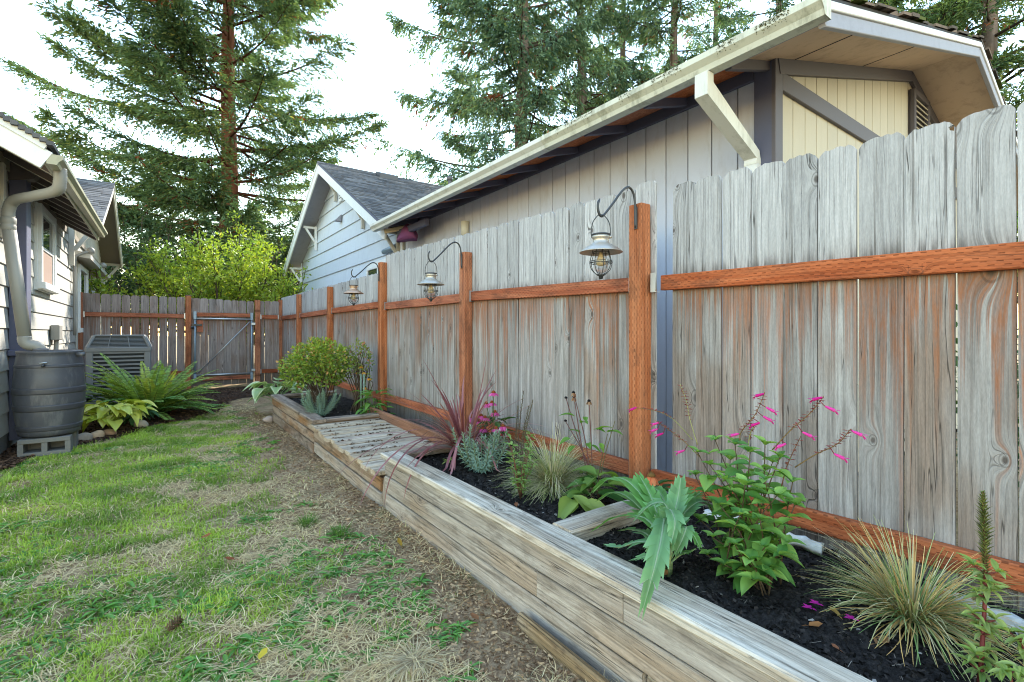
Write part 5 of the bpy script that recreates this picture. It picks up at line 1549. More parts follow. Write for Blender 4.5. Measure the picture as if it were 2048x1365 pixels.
# --- hostas
def hosta(name, label, c, n, Lr, ca, cb, seed, edge=None, hmax=.35, dirs=None, wr=.72):
    t = thing(name, label, 'hosta', c)
    rn = random.Random(seed)
    for i in range(n):
        az = i * 2.39996 + rn.uniform(-.3, .3) if dirs is None else rn.uniform(*dirs)
        h = hmax * (.35 + .65 * rn.random()); reach = rn.uniform(.05, .30) * hmax / .3
        st = (c[0], c[1], c[2])
        p = (c[0] + reach * math.cos(az), c[1] + reach * math.sin(az), c[2] + h)
        L = rn.uniform(*Lr)
        lv = Leaves()
        lv.solid(tube(smooth_path([st, (c[0] + reach * .4 * math.cos(az), c[1] + reach * .4 * math.sin(az), c[2] + h * .7), p], 3), .004, 5), mixc(ca, cb, np.array(.6)))
        el = rn.uniform(-.35, .35)
        f = lambda s: math.sin(math.pi * min(1, .06 + s * .94) ** .72) * 1.0
        tm = bigleaf(8, f, bend=rn.uniform(.45, .9), fold=rn.uniform(.1, .3), edge=1.0, mid=1.0)
        col = np.array(mixc(ca, cb, np.array(rn.random())))
        lv.leaves([p], [(math.cos(az) * math.cos(el), math.sin(az) * math.cos(el), math.sin(el))], [(rn.uniform(-.2, .2), rn.uniform(-.2, .2), 1)], L, L * wr, [col], tm)
        if edge is not None:
            cc = lv.Cc[-1]; cc = cc.copy().reshape(-1, 5, 3); cc[:, 0] = edge; cc[:, 4] = edge; cc[-1] = edge; lv.Cc[-1] = cc.reshape(-1, 3)
        lv.obj('leaf', M['leafgloss'], t)
    return t
hosta('hosta', 'yellow green hosta beside the rain barrel', (-.50, 7.78, .06), 46, (.16, .25), (.42, .50, .06), (.62, .62, .14), 3, None, .32)
hosta('hosta', 'white edged hosta spilling round the far end of the far bed', (1.42, 7.95, .12), 34, (.18, .28), (.14, .27, .11), (.30, .43, .16), 5, (.72, .75, .48), .40)
hosta('hosta', 'small blue green hosta tucked under the fern', (-.25, 8.15, .04), 14, (.12, .18), (.06, .15, .09), (.10, .22, .10), 8, None, .16)

# --- euphorbia with blue green needles
def euphorbia(name, label, c, nst, H, seed, lean=.55):
    t = thing(name, label, 'spurge', c)
    rn = random.Random(seed)
    for i in range(nst):
        az = i * 2.39996 + rn.uniform(-.3, .3); el = 1.45 - lean * math.sqrt((i + .5) / nst) * 1.4 + rn.uniform(-.1, .1)
        L = H * rn.uniform(.7, 1.08)
        P = arc((c[0] + .02 * math.cos(az), c[1] + .02 * math.sin(az), c[2]), az, L, max(.25, el - .25), -.75, 10)
        lv = Leaves(); lv.solid(tube(P, [.0045] * 11, 5), (.20, .26, .16))
        m = int(62 * L / .3)
        Pn = np.array(P); s = np.linspace(.08, 1, m) ** .85
        idx = s * 10; i0 = np.minimum(idx.astype(int), 9); fr = (idx - i0)[:, None]
        pos = Pn[i0] * (1 - fr) + Pn[i0 + 1] * fr; tan = unit(Pn[i0 + 1] - Pn[i0])
        a = np.arange(m) * 2.39996
        o1 = unit(np.cross(tan, [.3, .2, .9])); o2 = np.cross(tan, o1)
        rd = o1 * np.cos(a)[:, None] + o2 * np.sin(a)[:, None]
        d = rd * (1.15 - .5 * s[:, None]) + tan * (.25 + .55 * s[:, None] ** 3) + RN.normal(0, .08, (m, 3))
        c1 = mixc((.17, .29, .24), (.36, .50, .42), RN.random(m) * .5 + .5 * s)
        lv.leaves(pos, d, tan, .036 * (.7 + .5 * np.sin(np.pi * s)) * H / .3, .0068 * H / .3, c1, DIAMOND)
        lv.obj('stem', M['leaf'], t)
    return t
euphorbia('spurge', 'blue green spurge in front of the pink coneflowers', (1.69, 2.66, .34), 17, .31, 2)
euphorbia('spurge', 'blue green spurge in the far bed before the round shrub', (1.46, 5.72, .30), 15, .33, 6)

# --- strappy red grass
t = thing('red_grass', 'dark red strappy ornamental grass arching over the corner of the tall bed', 'grass', (1.82, 3.08, .35))
c = (1.82, 3.08, .35)
paths = []; rn = random.Random(5)
for i in range(115):
    az = rn.uniform(0, 6.283); u_ = rn.random()
    L = rn.uniform(.28, .70); el = 1.45 - .85 * u_ + rn.uniform(-.1, .1)
    paths.append((arc((c[0] + .04 * math.cos(az), c[1] + .04 * math.sin(az), c[2]), az, L, el, rn.uniform(.5, 2.3) * (.4 + u_), 13, rn.uniform(-.4, .4)), 1))
# the long ones seen in the photograph: left sprays, upright ones by the post
for az, L, el, dr in ((2.9, 1.0, .95, .45), (2.75, 1.05, .80, .30), (3.0, .95, .62, .9), (3.1, 1.0, 1.0, 2.4), (3.3, .95, .9, 2.5), (3.6, .85, .85, 2.3), (3.9, .8, .8, 2.4), (4.1, .9, 1.0, 2.6), (2.6, .9, 1.0, 1.0),
                      (-.6, .85, 1.25, .2), (-.8, .8, 1.15, .5), (-.3, .75, 1.3, -.1), (-.9, .7, .95, 1.3), (3.4, 1.1, .75, 1.9), (2.2, .8, 1.2, .2), (4.5, .8, .9, 2.2), (3.15, 1.05, .7, 1.6)):
    paths.append((arc(c, az, L, el, dr, 13, rn.uniform(-.2, .2)), 1.1))
for P, ww in paths:
    lv = Leaves()
    s = np.linspace(0, 1, 14)
    w = .020 * ww * np.sin(np.pi * np.clip(.12 + .88 * s, 0, 1)) ** .6 * (1 - .3 * s) + .0012
    k = rn.random()
    c0 = mixc((.13, .028, .032), (.30, .07, .075), np.array(k)); c1 = mixc((.20, .06, .065), (.5, .26, .26), np.array(k ** 2))
    Pn = np.array(P); Pn[:, 2] = np.where((Pn[:, 0] > 1.3) & (Pn[:, 0] < 2.2), np.maximum(Pn[:, 2], np.where(Pn[:, 1] > 3.34, .30, .38) + .004), Pn[:, 2])
    lv.strips(Pn[None], w[None], mixc(c0, c1, s)[None])
    lv.obj('blade', M['leafgloss'], t)

# --- fine grass tufts
def tuft(name, label, c, n, Lr, cols, seed, w=.0032, elr=(.15, 1.5), stiff=.8, mat='straw', cat='grass', zmin=None):
    rn = np.random.default_rng(seed)
    az = rn.uniform(0, 2 * np.pi, n); u_ = rn.random(n) ** .8
    el = elr[1] - (elr[1] - elr[0]) * u_ + rn.normal(0, .08, n)
    L = rn.uniform(*Lr, n); dr = rn.uniform(.4, 2.0, n) * (1.2 - stiff) * (1 + u_)
    K = 8; P = np.zeros((n, K, 3)); r0 = rn.uniform(0, .05, n)
    P[:, 0] = np.stack([c[0] + r0 * np.cos(az), c[1] + r0 * np.sin(az), np.full(n, c[2])], 1)
    a = az.copy(); sd = rn.normal(0, .25, n)
    for k in range(1, K):
        e = el - dr * (k - 1) / (K - 2)
        P[:, k] = P[:, k - 1] + np.stack([np.cos(a) * np.cos(e), np.sin(a) * np.cos(e), np.sin(e)], 1) * (L / (K - 1))[:, None]
        a = a + sd / K
    if zmin is not None: P[..., 2] = np.maximum(P[..., 2], zmin + .004)
    kk = rn.random(n); ci = rn.integers(0, len(cols), n)
    col = np.array(cols)[ci] * (.75 + .5 * kk)[:, None]
    col = np.repeat(col[:, None], K, 1) * (.75 + .35 * np.linspace(0, 1, K))[None, :, None]
    lv = Leaves(); s = np.linspace(0, 1, K)
    lv.strips(P, (w * (1 - .75 * s ** 2))[None] * np.ones((n, 1)), col)
    t = thing(name, label, cat, c)
    lv.obj('blades', M[mat], t)['kind'] = 'stuff'
    return t
tuft('grass_tuft', 'rounded buff and green tuft of fine grass in the middle of the tall bed', (1.88, 2.17, .34), 1100, (.24, .40), [(.56, .50, .32), (.42, .43, .18), (.64, .58, .38), (.30, .36, .12)], 3, .0034, (.05, 1.45), .6, zmin=.345)
tuft('grass_tuft', 'striped green and gold tuft of stiff grass at the lower right', (1.95, .50, .325), 760, (.15, .33), [(.52, .49, .24), (.17, .28, .09), (.62, .56, .33), (.36, .42, .17), (.64, .40, .14), (.62, .44, .18)], 9, .0040, (.22, 1.40), .8, zmin=.33)
for (x, y, lab, n, L) in ((.78, 1.70, 'largest dead straw tuft, near the loose board', 340, (.10, .20)), (.66, 2.62, 'middle dead straw tuft on the lawn left of the tall bed', 160, (.06, .12)), (.95, 2.25, 'dead straw tuft close to the tall bed', 120, (.05, .11))):
    tuft('dry_tuft', lab, (x, y, float(ground_z(x, y)) + .012), n, L, [(.58, .46, .27), (.70, .58, .36), (.44, .31, .17)], int(x * 100), .0024, (-.05, .42), .5, zmin=float(ground_z(x, y)) + .005)
for (x, y, lab) in ((.90, 3.05, 'green grass tuft on the bare strip, nearer of two'), (.78, 3.35, 'green grass tuft on the bare strip, farther of two')):
    tuft('green_tuft', lab, (x, y, float(ground_z(x, y))), 160, (.05, .10), [(.08, .19, .03), (.14, .25, .05)], int(y * 100), .0035, (.5, 1.5), .8, 'grass')

# --- flower heads
def coneflower(parent, base, top, petal, cone, r, droop, npet, stemcol=(.12, .17, .06), ang=None):
    P = smooth_path([base, ((base[0] * .5 + top[0] * .5) + R.uniform(-.015, .015), (base[1] * .5 + top[1] * .5) + R.uniform(-.015, .015), base[2] * .45 + top[2] * .55), top], 5)
    st = stems_part(parent, [P], .0032, .0026, stemcol)
    lv = Leaves()
    if npet:
        a = np.linspace(0, 2 * np.pi, npet, endpoint=False) + R.random()
        d = np.stack([np.cos(a), np.sin(a), np.full(npet, -droop) + RN.normal(0, .12, npet)], 1)
        b = np.array(top)[None] + np.stack([np.cos(a), np.sin(a), a * 0], 1) * r * .25
        col = mixc(petal[0], petal[1], RN.random(npet))
        PET = T_([(0, -.25, 0), (0, .25, 0), (.45, .5, .03), (.45, -.5, .03), (.95, .30, -.1), (.95, -.30, -.1), (1.0, 0, -.1)], [(0, 1, 2), (0, 2, 3), (3, 2, 4), (3, 4, 5), (5, 4, 6)])
        lv.leaves(b, d, (0, 0, 1), r * RN.uniform(.85, 1.05, npet), r * .42, col, PET)
        lv.obj('petals', M['petal'], st)
    lv = Leaves()
    k = 46
    g = np.arange(k) * 2.39996; s = np.sqrt((np.arange(k) + .5) / k)
    rc = r * .42
    n_ = unit(np.stack([np.cos(g) * s, np.sin(g) * s, 1.1 - s * .9], 1))
    b = np.array(top)[None] + np.stack([np.cos(g) * s * rc, np.sin(g) * s * rc, rc * .95 * (1 - s ** 2)], 1)
    lv.solid(lathe([(rc * .5, -rc * .15), (rc * .98, 0), (rc * .85, rc * .4), (rc * .5, rc * .75), (.001, rc * .92)], top, 10), mixc(cone[0], cone[1], np.array(.2)))
    lv.leaves(b, n_, (0, .3, 1), rc * .38, rc * .16, mixc(cone[0], cone[1], RN.random(k)), DIAMOND)
    lv.obj('cone', M['crumb'], st)
    return st

def leafy(parent, base, n, L, W, cols, spread, hr, el=(-.2, .6), tm=None, mat='leaf', az=None, name=None):
    if n > 1 and L > .065 and name is None:
        for _ in range(n): leafy(parent, base, 1, L, W, cols, spread, hr, el, tm, mat, az)
        return
    tm = tm or bigleaf(5, lambda s: math.sin(math.pi * min(1, .04 + .96 * s) ** .85), bend=.5, fold=.2)
    lv = Leaves()
    a = RN.uniform(0, 2 * np.pi, n) if az is None else RN.uniform(az[0], az[1], n)
    e = RN.uniform(*el, n)
    rr = RN.uniform(0, spread, n)
    b = np.stack([base[0] + rr * np.cos(a), base[1] + rr * np.sin(a), base[2] + RN.uniform(*hr, n)], 1)
    d = np.stack([np.cos(a) * np.cos(e), np.sin(a) * np.cos(e), np.sin(e)], 1)
    l = L * RN.uniform(.7, 1.15, n)
    lv.leaves(b, d, unit(np.stack([RN.normal(0, .2, n), RN.normal(0, .2, n), np.ones(n)], 1)), l, l * W / L, mixc(cols[0], cols[1], RN.random(n)), tm)
    o = lv.obj(name or ('leaf' if n == 1 else 'foliage'), M[mat], parent)
    if n > 1: o['kind'] = 'stuff'
    return o

def at_plane(u, v, x):
    """point on the upright plane X = x seen at photo pixel (u, v); used only to read positions off the photograph"""
    f = 967.; k = (u - 1024) / f; s_, c_ = math.sin(YAW), math.cos(YAW)
    tt = x / (s_ + c_ * k)
    return (x, tt * (c_ - s_ * k), CAM_H + tt * (667 - v) / f)

cb = (2.03, 3.02, .34)
pc = thing('coneflower', 'clump of pink coneflowers at the fence behind the blue green spurge', 'flower', cb)
for u, v in ((987, 786), (972, 808), (984, 806), (990, 825), (945, 836), (962, 832), (970, 836), (957, 843), (998, 851), (1006, 853), (966, 858), (1012, 866), (960, 872), (993, 858)):
    x = 2.03 + R.uniform(-.09, .06)
    p = at_plane(u, v, x)
    coneflower(pc, (cb[0] + R.uniform(-.05, .05), cb[1] + R.uniform(-.05, .05), .34), p, ((.55, .04, .22), (.78, .16, .42)), ((.16, .035, .015), (.42, .15, .04)), .040, .35 + .5 * R.random(), 14)
leafy(pc, cb, 34, .12, .035, ((.035, .10, .025), (.09, .19, .05)), .10, (.02, .26))

cb = (1.95, 1.52, .33)
oc = thing('coneflower', 'two orange coneflowers with drooping petals behind the cross board', 'flower', cb)
for u, v in ((1303, 953), (1306, 988)):
    p = at_plane(u, v, 1.93)
    coneflower(oc, (cb[0], cb[1] + R.uniform(-.03, .03), .33), p, ((.75, .20, .08), (.88, .34, .14)), ((.16, .09, .03), (.30, .16, .05)), .048, 1.3, 12)
leafy(oc, cb, 26, .12, .04, ((.03, .09, .025), (.07, .16, .04)), .09, (.02, .16))

cb = (1.93, 1.86, .34)
bs = thing('coneflower', 'tall spent coneflower with black seed heads against the fence', 'flower', cb)
for u, v, pt in ((1147, 786, 8), (1132, 797, 0), (1178, 803, 5), (1131, 843, 0), (1148, 795, 9)):
    p = at_plane(u, v, 1.98)
    coneflower(bs, (cb[0] + R.uniform(-.03, .03), cb[1] + R.uniform(-.04, .04), .34), p, ((.22, .08, .03), (.42, .28, .16)), ((.012, .010, .010), (.035, .028, .03)), .026, 1.6, pt, (.17, .07, .06))
for u, v, bv in ((1215, 868, 985), (1230, 842, 960)):
    p = at_plane(u, v, 1.95)
    stems_part(bs, [smooth_path([(cb[0], cb[1], .34), (cb[0], (cb[1] + p[1]) / 2 + .01, p[2] * .55 + .12), p], 5)], .003, .002, (.16, .13, .06))
for u, v, az in ((1150, 835, 2.6), (1172, 845, 1.0), (1140, 880, 2.6), (1160, 870, 1.5), (1176, 888, 4.0), (1195, 862, -1.2), (1215, 868, -1.4), (1200, 890, -2), (1162, 850, 4.2), (1188, 862, -1.5), (1150, 895, 3.3), (1180, 892, -1)):
    p = at_plane(u, v, 1.95)
    leafy(bs, p, 1, .085, .042, ((.10, .24, .03), (.18, .34, .05)), .0, (0, .01), (-.5, .7), az=(az - .2, az + .2))
leafy(bs, (cb[0] - .05, cb[1] - .05, .35), 22, .15, .085, ((.05, .14, .03), (.22, .34, .06)), .10, (.02, .14), (-.3, .35))
leafy(bs, (cb[0] - .20, cb[1] - .02, .37), 4, .17, .085, ((.24, .34, .06), (.34, .42, .10)), .06, (.0, .03), (-.15, .1), az=(2.6, 5.0))

cb = (1.98, 5.42, .30)
rud = thing('rudbeckia', 'small orange yellow black eyed flowers between the round shrub and the fence', 'flower', cb)
for u, v in ((714, 745), (722, 733), (738, 757), (731, 775), (734, 788), (692, 762), (728, 745)):
    p = at_plane(u, v, 1.97)
    coneflower(rud, (cb[0] - .03 + R.uniform(-.05, .05), cb[1] + R.uniform(-.08, .08), .30), p, ((.66, .26, .03), (.80, .42, .05)), ((.012, .008, .008), (.06, .03, .02)), .032, .9, 9)
leafy(rud, cb, 46, .13, .05, ((.06, .18, .03), (.16, .32, .06)), .16, (.0, .28))
for u in (722, 728):
    p = at_plane(u, 748, 1.9); q = at_plane(u, 812, 1.9)
    stems_part(rud, [[(p[0], p[1], .3), p]], .006, .006, (.34, .46, .40), 'plant_stake')

# --- pink salvia
cb = (1.74, .90, .33)
sv = thing('salvia', 'bushy green salvia with magenta flower spikes before the nearest fence panel', 'salvia', cb)
SL = bigleaf(6, lambda s: math.sin(math.pi * min(1, .05 + .95 * s) ** .78), bend=.35, fold=.28)
tips = []
rn = random.Random(12)
for u, v, x in ((1395, 905, 1.80), (1430, 880, 1.84), (1470, 890, 1.80), (1500, 905, 1.74), (1530, 890, 1.84), (1560, 915, 1.8), (1585, 965, 1.78), (1590, 1010, 1.76), (1420, 930, 1.72), (1450, 960, 1.68), (1490, 970, 1.66),
                (1530, 960, 1.68), (1555, 990, 1.7), (1410, 985, 1.72), (1440, 1010, 1.66), (1480, 1030, 1.62), (1520, 1040, 1.64), (1560, 1050, 1.7), (1400, 1040, 1.7), (1425, 1075, 1.64), (1470, 1090, 1.60), (1530, 1095, 1.62), (1575, 1085, 1.7),
                (1390, 950, 1.8), (1545, 865 + 60, 1.9), (1460, 920, 1.9), (1415, 1110, 1.64), (1500, 1120, 1.58), (1450, 1130, 1.62), (1560, 1110, 1.64), (1510, 1160, 1.60), (1540, 1135, 1.66)):
    tips.append(at_plane(u, v, x))
for p in tips:
    b = (cb[0] + rn.uniform(-.07, .07), cb[1] + rn.uniform(-.08, .08), .33)
    P = smooth_path([b, ((b[0] * .55 + p[0] * .45), (b[1] * .55 + p[1] * .45), b[2] * .4 + p[2] * .6), p], 5)
    st = stems_part(sv, [P], .0034, .0018, (.13, .085, .05), 'stem', 5)
    lv = Leaves()
    Pn = np.array([tuple(q) for q in P]); L_ = np.linalg.norm(Pn[-1] - Pn[0])
    nn = max(3, int(L_ / .066))
    for k in range(nn):
        s = 1 - k * (.9 / nn) if k else 1.0
        if s < .22: break
        i = min(int(s * (len(Pn) - 1)), len(Pn) - 2); q = Pn[i] + (Pn[i + 1] - Pn[i]) * (s * (len(Pn) - 1) - i)
        a0 = k * 1.57 + rn.uniform(-.4, .4)
        m = 2 if k else 4
        if k and rn.random() < .28: continue
        for j in range(m):
            a = a0 + 2 * math.pi * j / m
            e = rn.uniform(-.15, .45) if k else rn.uniform(.2, .8)
            Lf = rn.uniform(.048, .082) * (1 if k else .75) * (1.25 if k > 1 else 1)
            col = mixc((.08, .22, .045), (.32, .52, .12), np.array(rn.random() ** 1.2))
            lv.leaves([q], [(math.cos(a) * math.cos(e), math.sin(a) * math.cos(e), math.sin(e))], [(rn.uniform(-.25, .25), rn.uniform(-.25, .25), 1)], Lf, Lf * .64, [col], SL)
    lv.obj('foliage', M['leaf'], st)['kind'] = 'stuff'
def spike(tip_pts, flowers, col=(.25, .16, .07)):
    P = smooth_path(tip_pts, 6)
    st = stems_part(sv, [P], .0024, .0012, col, 'flower_spike', 5)
    lv = Leaves(); Pn = np.array([tuple(q) for q in P]); n = len(Pn)
    k = int(n * 2.2)
    for j in range(k):
        s = .38 + .62 * j / k; i = min(int(s * (n - 1)), n - 2); q = Pn[i]
        a = j * 2.2; d = (math.cos(a), math.sin(a), rn.uniform(.0, .5))
        lv.leaves([q], [d], [(0, 0, 1)], rn.uniform(.012, .022), .009, [mixc((.32, .05, .06), (.40, .14, .08), np.array(rn.random()))], OVAL)
    lv.obj('calyx', M['petal'], st)
    lv = Leaves()
    for p, a in flowers:
        qn = Pn[np.argmin(np.linalg.norm(Pn - np.array(p), axis=1))]; qn = qn + (np.array(p) - qn) * 0
        if np.linalg.norm(qn - np.array(p)) > .03: p = tuple(qn + (np.array(p) - qn) * (.03 / np.linalg.norm(qn - np.array(p))))
        if np.linalg.norm(qn - np.array(p)) > .003: lv.solid(tube([tuple(qn), p], .0016, 5), (.30, .06, .08))
        d = Vector((math.cos(a) * .4, math.sin(a), -.35)).normalized()
        pk = [(.66, .02, .27), (.80, .07, .40)][rn.randint(0, 1)]
        lv.solid(tube([Vector(p), Vector(p) + d * .012, Vector(p) + d * .030], [.003, .005, .006], 7, False), pk)
        q = Vector(p) + d * .028
        lv.leaves([q] * 3, [tuple(d + Vector((0, 0, .5))), tuple(d + Vector((.2, .3, -.6))), tuple(d + Vector((-.2, -.3, -.6)))], [(0, 0, 1)], .020, .015, [pk], OVAL)
    if lv.n: lv.obj('blossoms', M['petal'], st)['kind'] = 'stuff'
A = lambda u, v, x=1.82: at_plane(u, v, x)
spike([A(1400, 915), A(1370, 885), A(1335, 858), A(1312, 842)], [(A(1316, 858), 2.4), (A(1325, 873), 2.4), (A(1362, 915), 2.4), (A(1318, 846), 2)])
spike([A(1480, 890), A(1482, 865), A(1510, 830), A(1530, 785)], [(A(1526, 833), -.6), (A(1530, 853), 2.4), (A(1478, 868), 2), (A(1532, 815), -.6), (A(1528, 788), 2)])
spike([A(1545, 900), A(1580, 862), A(1622, 825), A(1648, 792)], [(A(1650, 813), -.8), (A(1605, 865), -.8), (A(1572, 888), 2.5), (A(1645, 795), 2)])
spike([A(1590, 935), A(1630, 910), A(1675, 888), A(1702, 858)], [(A(1668, 908), -.8), (A(1703, 862), -1)])
spike([A(1385, 880), A(1345, 838), A(1310, 822), A(1273, 816)], [(A(1273, 815), 2.5)], (.30, .28, .12))
spike([A(1395, 890), A(1380, 840), A(1372, 800), A(1360, 768)], [], (.38, .36, .16))
spike([A(1495, 905), A(1500, 870), A(1512, 845)], [], (.38, .40, .16))
spike([A(1560, 985), A(1575, 930), A(1602, 872)], [], (.22, .10, .06))
for i, (u, v) in enumerate(((1618, 1132), (1632, 1172), (1703, 1205))):
    lv = Leaves()
    p = Vector(at_plane(u, v, 1.70 + .03 * i)); p.z = sz(p.x, p.y) + .006
    lv.leaves([p] * 4, [(1, .2, .1), (.3, 1, .3), (-.6, .7, .15), (.2, -1, .1)], [(0, 0, 1)], .022, .012, [(.62, .03, .36)], OVAL)
    tag(lv.obj('fallen_petal', M['petal']), ('farthest', 'middle', 'nearest')[i] + ' fallen magenta blossom on the black soil', 'petal', 'fallen magenta blossoms')

# --- cardoon with cut silver leaves
cb = (1.53, 1.13, .34)
cd = thing('cardoon', 'silver green thistle leaved plant arching over the bed cap', 'plant', cb)
def cut_leaf(parent, pts, W, col, seed, n=18):
    rn = random.Random(seed)
    P = smooth_path(pts, 8); Pn = np.array([tuple(p) for p in P]); m = len(Pn)
    L = np.sum(np.linalg.norm(np.diff(Pn, axis=0), axis=1))
    tan = unit(np.gradient(Pn, axis=0)); side = unit(np.cross(tan, [0, 0, 1.0]) + np.array([1e-4, 0, 0])); up = np.cross(side, tan)
    lv = Leaves()
    lv.solid(tube(P, [.0055 * (1 - .8 * i / (m - 1)) for i in range(m)], 5), mixc(col, (.45, .52, .40), np.array(.55)))
    # jagged blade: forward pointing teeth on both sides of the midrib
    nt = 10
    wf = lambda q: W * .34 * math.sin(math.pi * min(1, .10 + .86 * q)) ** .8 * min(1, q * 5)
    def at(q):
        x_ = min(max(q, 0), 1) * (m - 1); j = min(int(x_), m - 2); f_ = x_ - j
        return Pn[j] * (1 - f_) + Pn[j + 1] * f_, tan[j], side[j], up[j]
    V = []; T = []; cc = []
    cdk = np.array(col) * .80; clt = np.array(mixc(np.array(col) * 1.2, (.50, .60, .46), np.array(.16)))
    for sg in (1, -1):
        for k in range(nt):
            q0 = .12 + .87 * k / nt; q1 = .12 + .87 * (k + 1) / nt; st = (q1 - q0)
            m0, t0, s0, u0 = at(q0); m1, t1, s1, u1 = at(q1)
            jw = rn.uniform(.8, 1.15); wv = rn.uniform(-.18, .30)
            in0 = m0 + s0 * sg * wf(q0) * .26 + u0 * wf(q0) * .10; in1 = m1 + s1 * sg * wf(q1) * .26 + u1 * wf(q1) * .10
            tip = m1 + s1 * sg * wf(q1) * jw + t1 * st * L * rn.uniform(.35, .8) + u1 * wf(q1) * wv
            mdl = m0 * .6 + m1 * .4 + s0 * sg * wf(q0) * .75 * jw + u0 * wf(q0) * (.14 + wv * .5)
            n0 = len(V); V += [m0, m1, in0, in1, mdl, tip]
            sh_ = rn.uniform(.85, 1.15)
            cc += [clt * .95, clt * .95, cdk * sh_, cdk * sh_, np.array(col) * sh_, clt * sh_]
            T += [(n0, n0 + 2, n0 + 3), (n0, n0 + 3, n0 + 1), (n0 + 2, n0 + 4, n0 + 3), (n0 + 4, n0 + 5, n0 + 3)]
    lv.raw(np.array(V), np.array(T), np.array(cc))
    return lv.obj('leaf', M['leaf'], parent)
B = lambda u, v, x: at_plane(u, v, x)
sil, grn = (.15, .32, .13), (.13, .33, .07)
base = (1.53, 1.13, .36)
LV = [([base, B(1330, 1040, 1.50), B(1322, 1080, 1.36), B(1308, 1140, 1.27), B(1286, 1220, 1.22)], .13, sil),
      ([base, B(1340, 1060, 1.54), B(1355, 1000, 1.60), B(1362, 955, 1.64)], .16, sil),
      ([base, B(1345, 1070, 1.6), B(1375, 1020, 1.68), B(1408, 1003, 1.74), B(1428, 1030, 1.78)], .13, sil),
      ([base, B(1320, 1060, 1.54), B(1290, 1000, 1.58), B(1250, 960, 1.60), B(1215, 960, 1.62), B(1185, 985, 1.62)], .15, grn),
      ([base, B(1315, 1070, 1.5), B(1285, 1035, 1.52), B(1230, 1035, 1.52), B(1190, 1060, 1.50)], .12, grn),
      ([base, B(1310, 1090, 1.48), B(1275, 1085, 1.45), B(1240, 1095, 1.42), B(1212, 1092, 1.40)], .11, sil),
      ([base, B(1320, 1050, 1.56), B(1300, 990, 1.60), B(1278, 950, 1.66)], .13, grn),
      ([base, B(1350, 1080, 1.56), B(1380, 1065, 1.58), B(1400, 1095, 1.58)], .10, grn),
      ([base, B(1300, 1075, 1.52), B(1265, 1060, 1.54), B(1240, 1062, 1.54)], .11, sil),
      ([base, B(1340, 1055, 1.52), B(1330, 1010, 1.52), B(1302, 1010, 1.48), B(1270, 1040, 1.44)], .12, sil),
      ([base, B(1355, 1070, 1.50), B(1372, 1055, 1.46), B(1362, 1085, 1.42), B(1350, 1110, 1.40)], .11, sil),
      ([base, B(1345, 1040, 1.6), B(1372, 985, 1.70), B(1376, 975, 1.78)], .12, grn),
      ([base, B(1335, 1030, 1.62), B(1318, 985, 1.66), B(1298, 972, 1.70)], .12, grn),
      ([base, B(1350, 1050, 1.66), B(1385, 1000, 1.76), B(1402, 985, 1.84)], .11, grn),
      ([base, B(1310, 1055, 1.60), B(1262, 1000, 1.68), B(1228, 985, 1.72), B(1200, 1000, 1.74)], .12, grn),
      ([base, B(1325, 1085, 1.46), B(1300, 1110, 1.40), B(1262, 1120, 1.38)], .10, sil),
      ([base, B(1345, 1060, 1.5), B(1340, 1020, 1.48), B(1350, 1045, 1.42), B(1342, 1090, 1.38)], .11, sil),
      ([base, B(1360, 1110, 1.55), B(1378, 1105, 1.56), B(1392, 1098, 1.57)], .06, grn)]
for i, (p, w, c_) in enumerate(LV): cut_leaf(cd, p, w, c_, i)
for k in range(7):
    a = k * .9; stems_part(cd, [[(1.53 + .02 * math.cos(a), 1.13 + .02 * math.sin(a), .33), (1.53 + .025 * math.cos(a), 1.13 + .03 * math.sin(a), .48)]], .009, .006, (.34, .42, .18), 'leaf_stalk')

# --- thin brown spiky weed with leaves, between tufts
cb = (1.57, 2.08, .345)
wd = thing('flowering_weed', 'thin brown spired plant leafy at its foot beside the tufted grass', 'plant', cb)
for u, v in ((1047, 782), (1066, 800), (1058, 812), (1036, 812)):
    p = at_plane(u, v, 1.66)
    P = smooth_path([cb, (1.60, (2.08 + p[1]) / 2 + .01, p[2] * .5 + .2), p], 6)
    st = stems_part(wd, [P], .003, .0014, (.10, .06, .045))
    lv = Leaves(); Pn = np.array([tuple(q) for q in P]); n = len(Pn)
    for j in range(70):
        s = .55 + .45 * j / 70; i = min(int(s * (n - 1)), n - 2)
        a = j * 2.4; lv.leaves([Pn[i] + (Pn[i + 1] - Pn[i]) * (s * (n - 1) - i)], [(math.cos(a), math.sin(a), .9)], [(0, 0, 1)], .022 * (1.3 - s) + .006, .005, [mixc((.10, .08, .05), (.20, .20, .10), np.array(R.random()))], DIAMOND)
    lv.obj('seed_spike', M['leaf'], st)
for k in range(9):
    a = k * 2.4; h = R.uniform(.12, .36)
    q = (1.57 + .07 * math.cos(a), 2.08 + .07 * math.sin(a), .345 + h)
    st = stems_part(wd, [[cb, ((cb[0] + q[0]) / 2, (cb[1] + q[1]) / 2, .345 + h * .6), q]], .003, .0018, (.20, .09, .06))
    for zz in (.3, .5, .7, .85, 1.0):
        leafy(st, (cb[0] + (q[0] - cb[0]) * zz, cb[1] + (q[1] - cb[1]) * zz, .345 + h * zz), 5, .042, .014, ((.13, .26, .06), (.30, .42, .14)), .004, (-.01, .01), (-.1, .8))

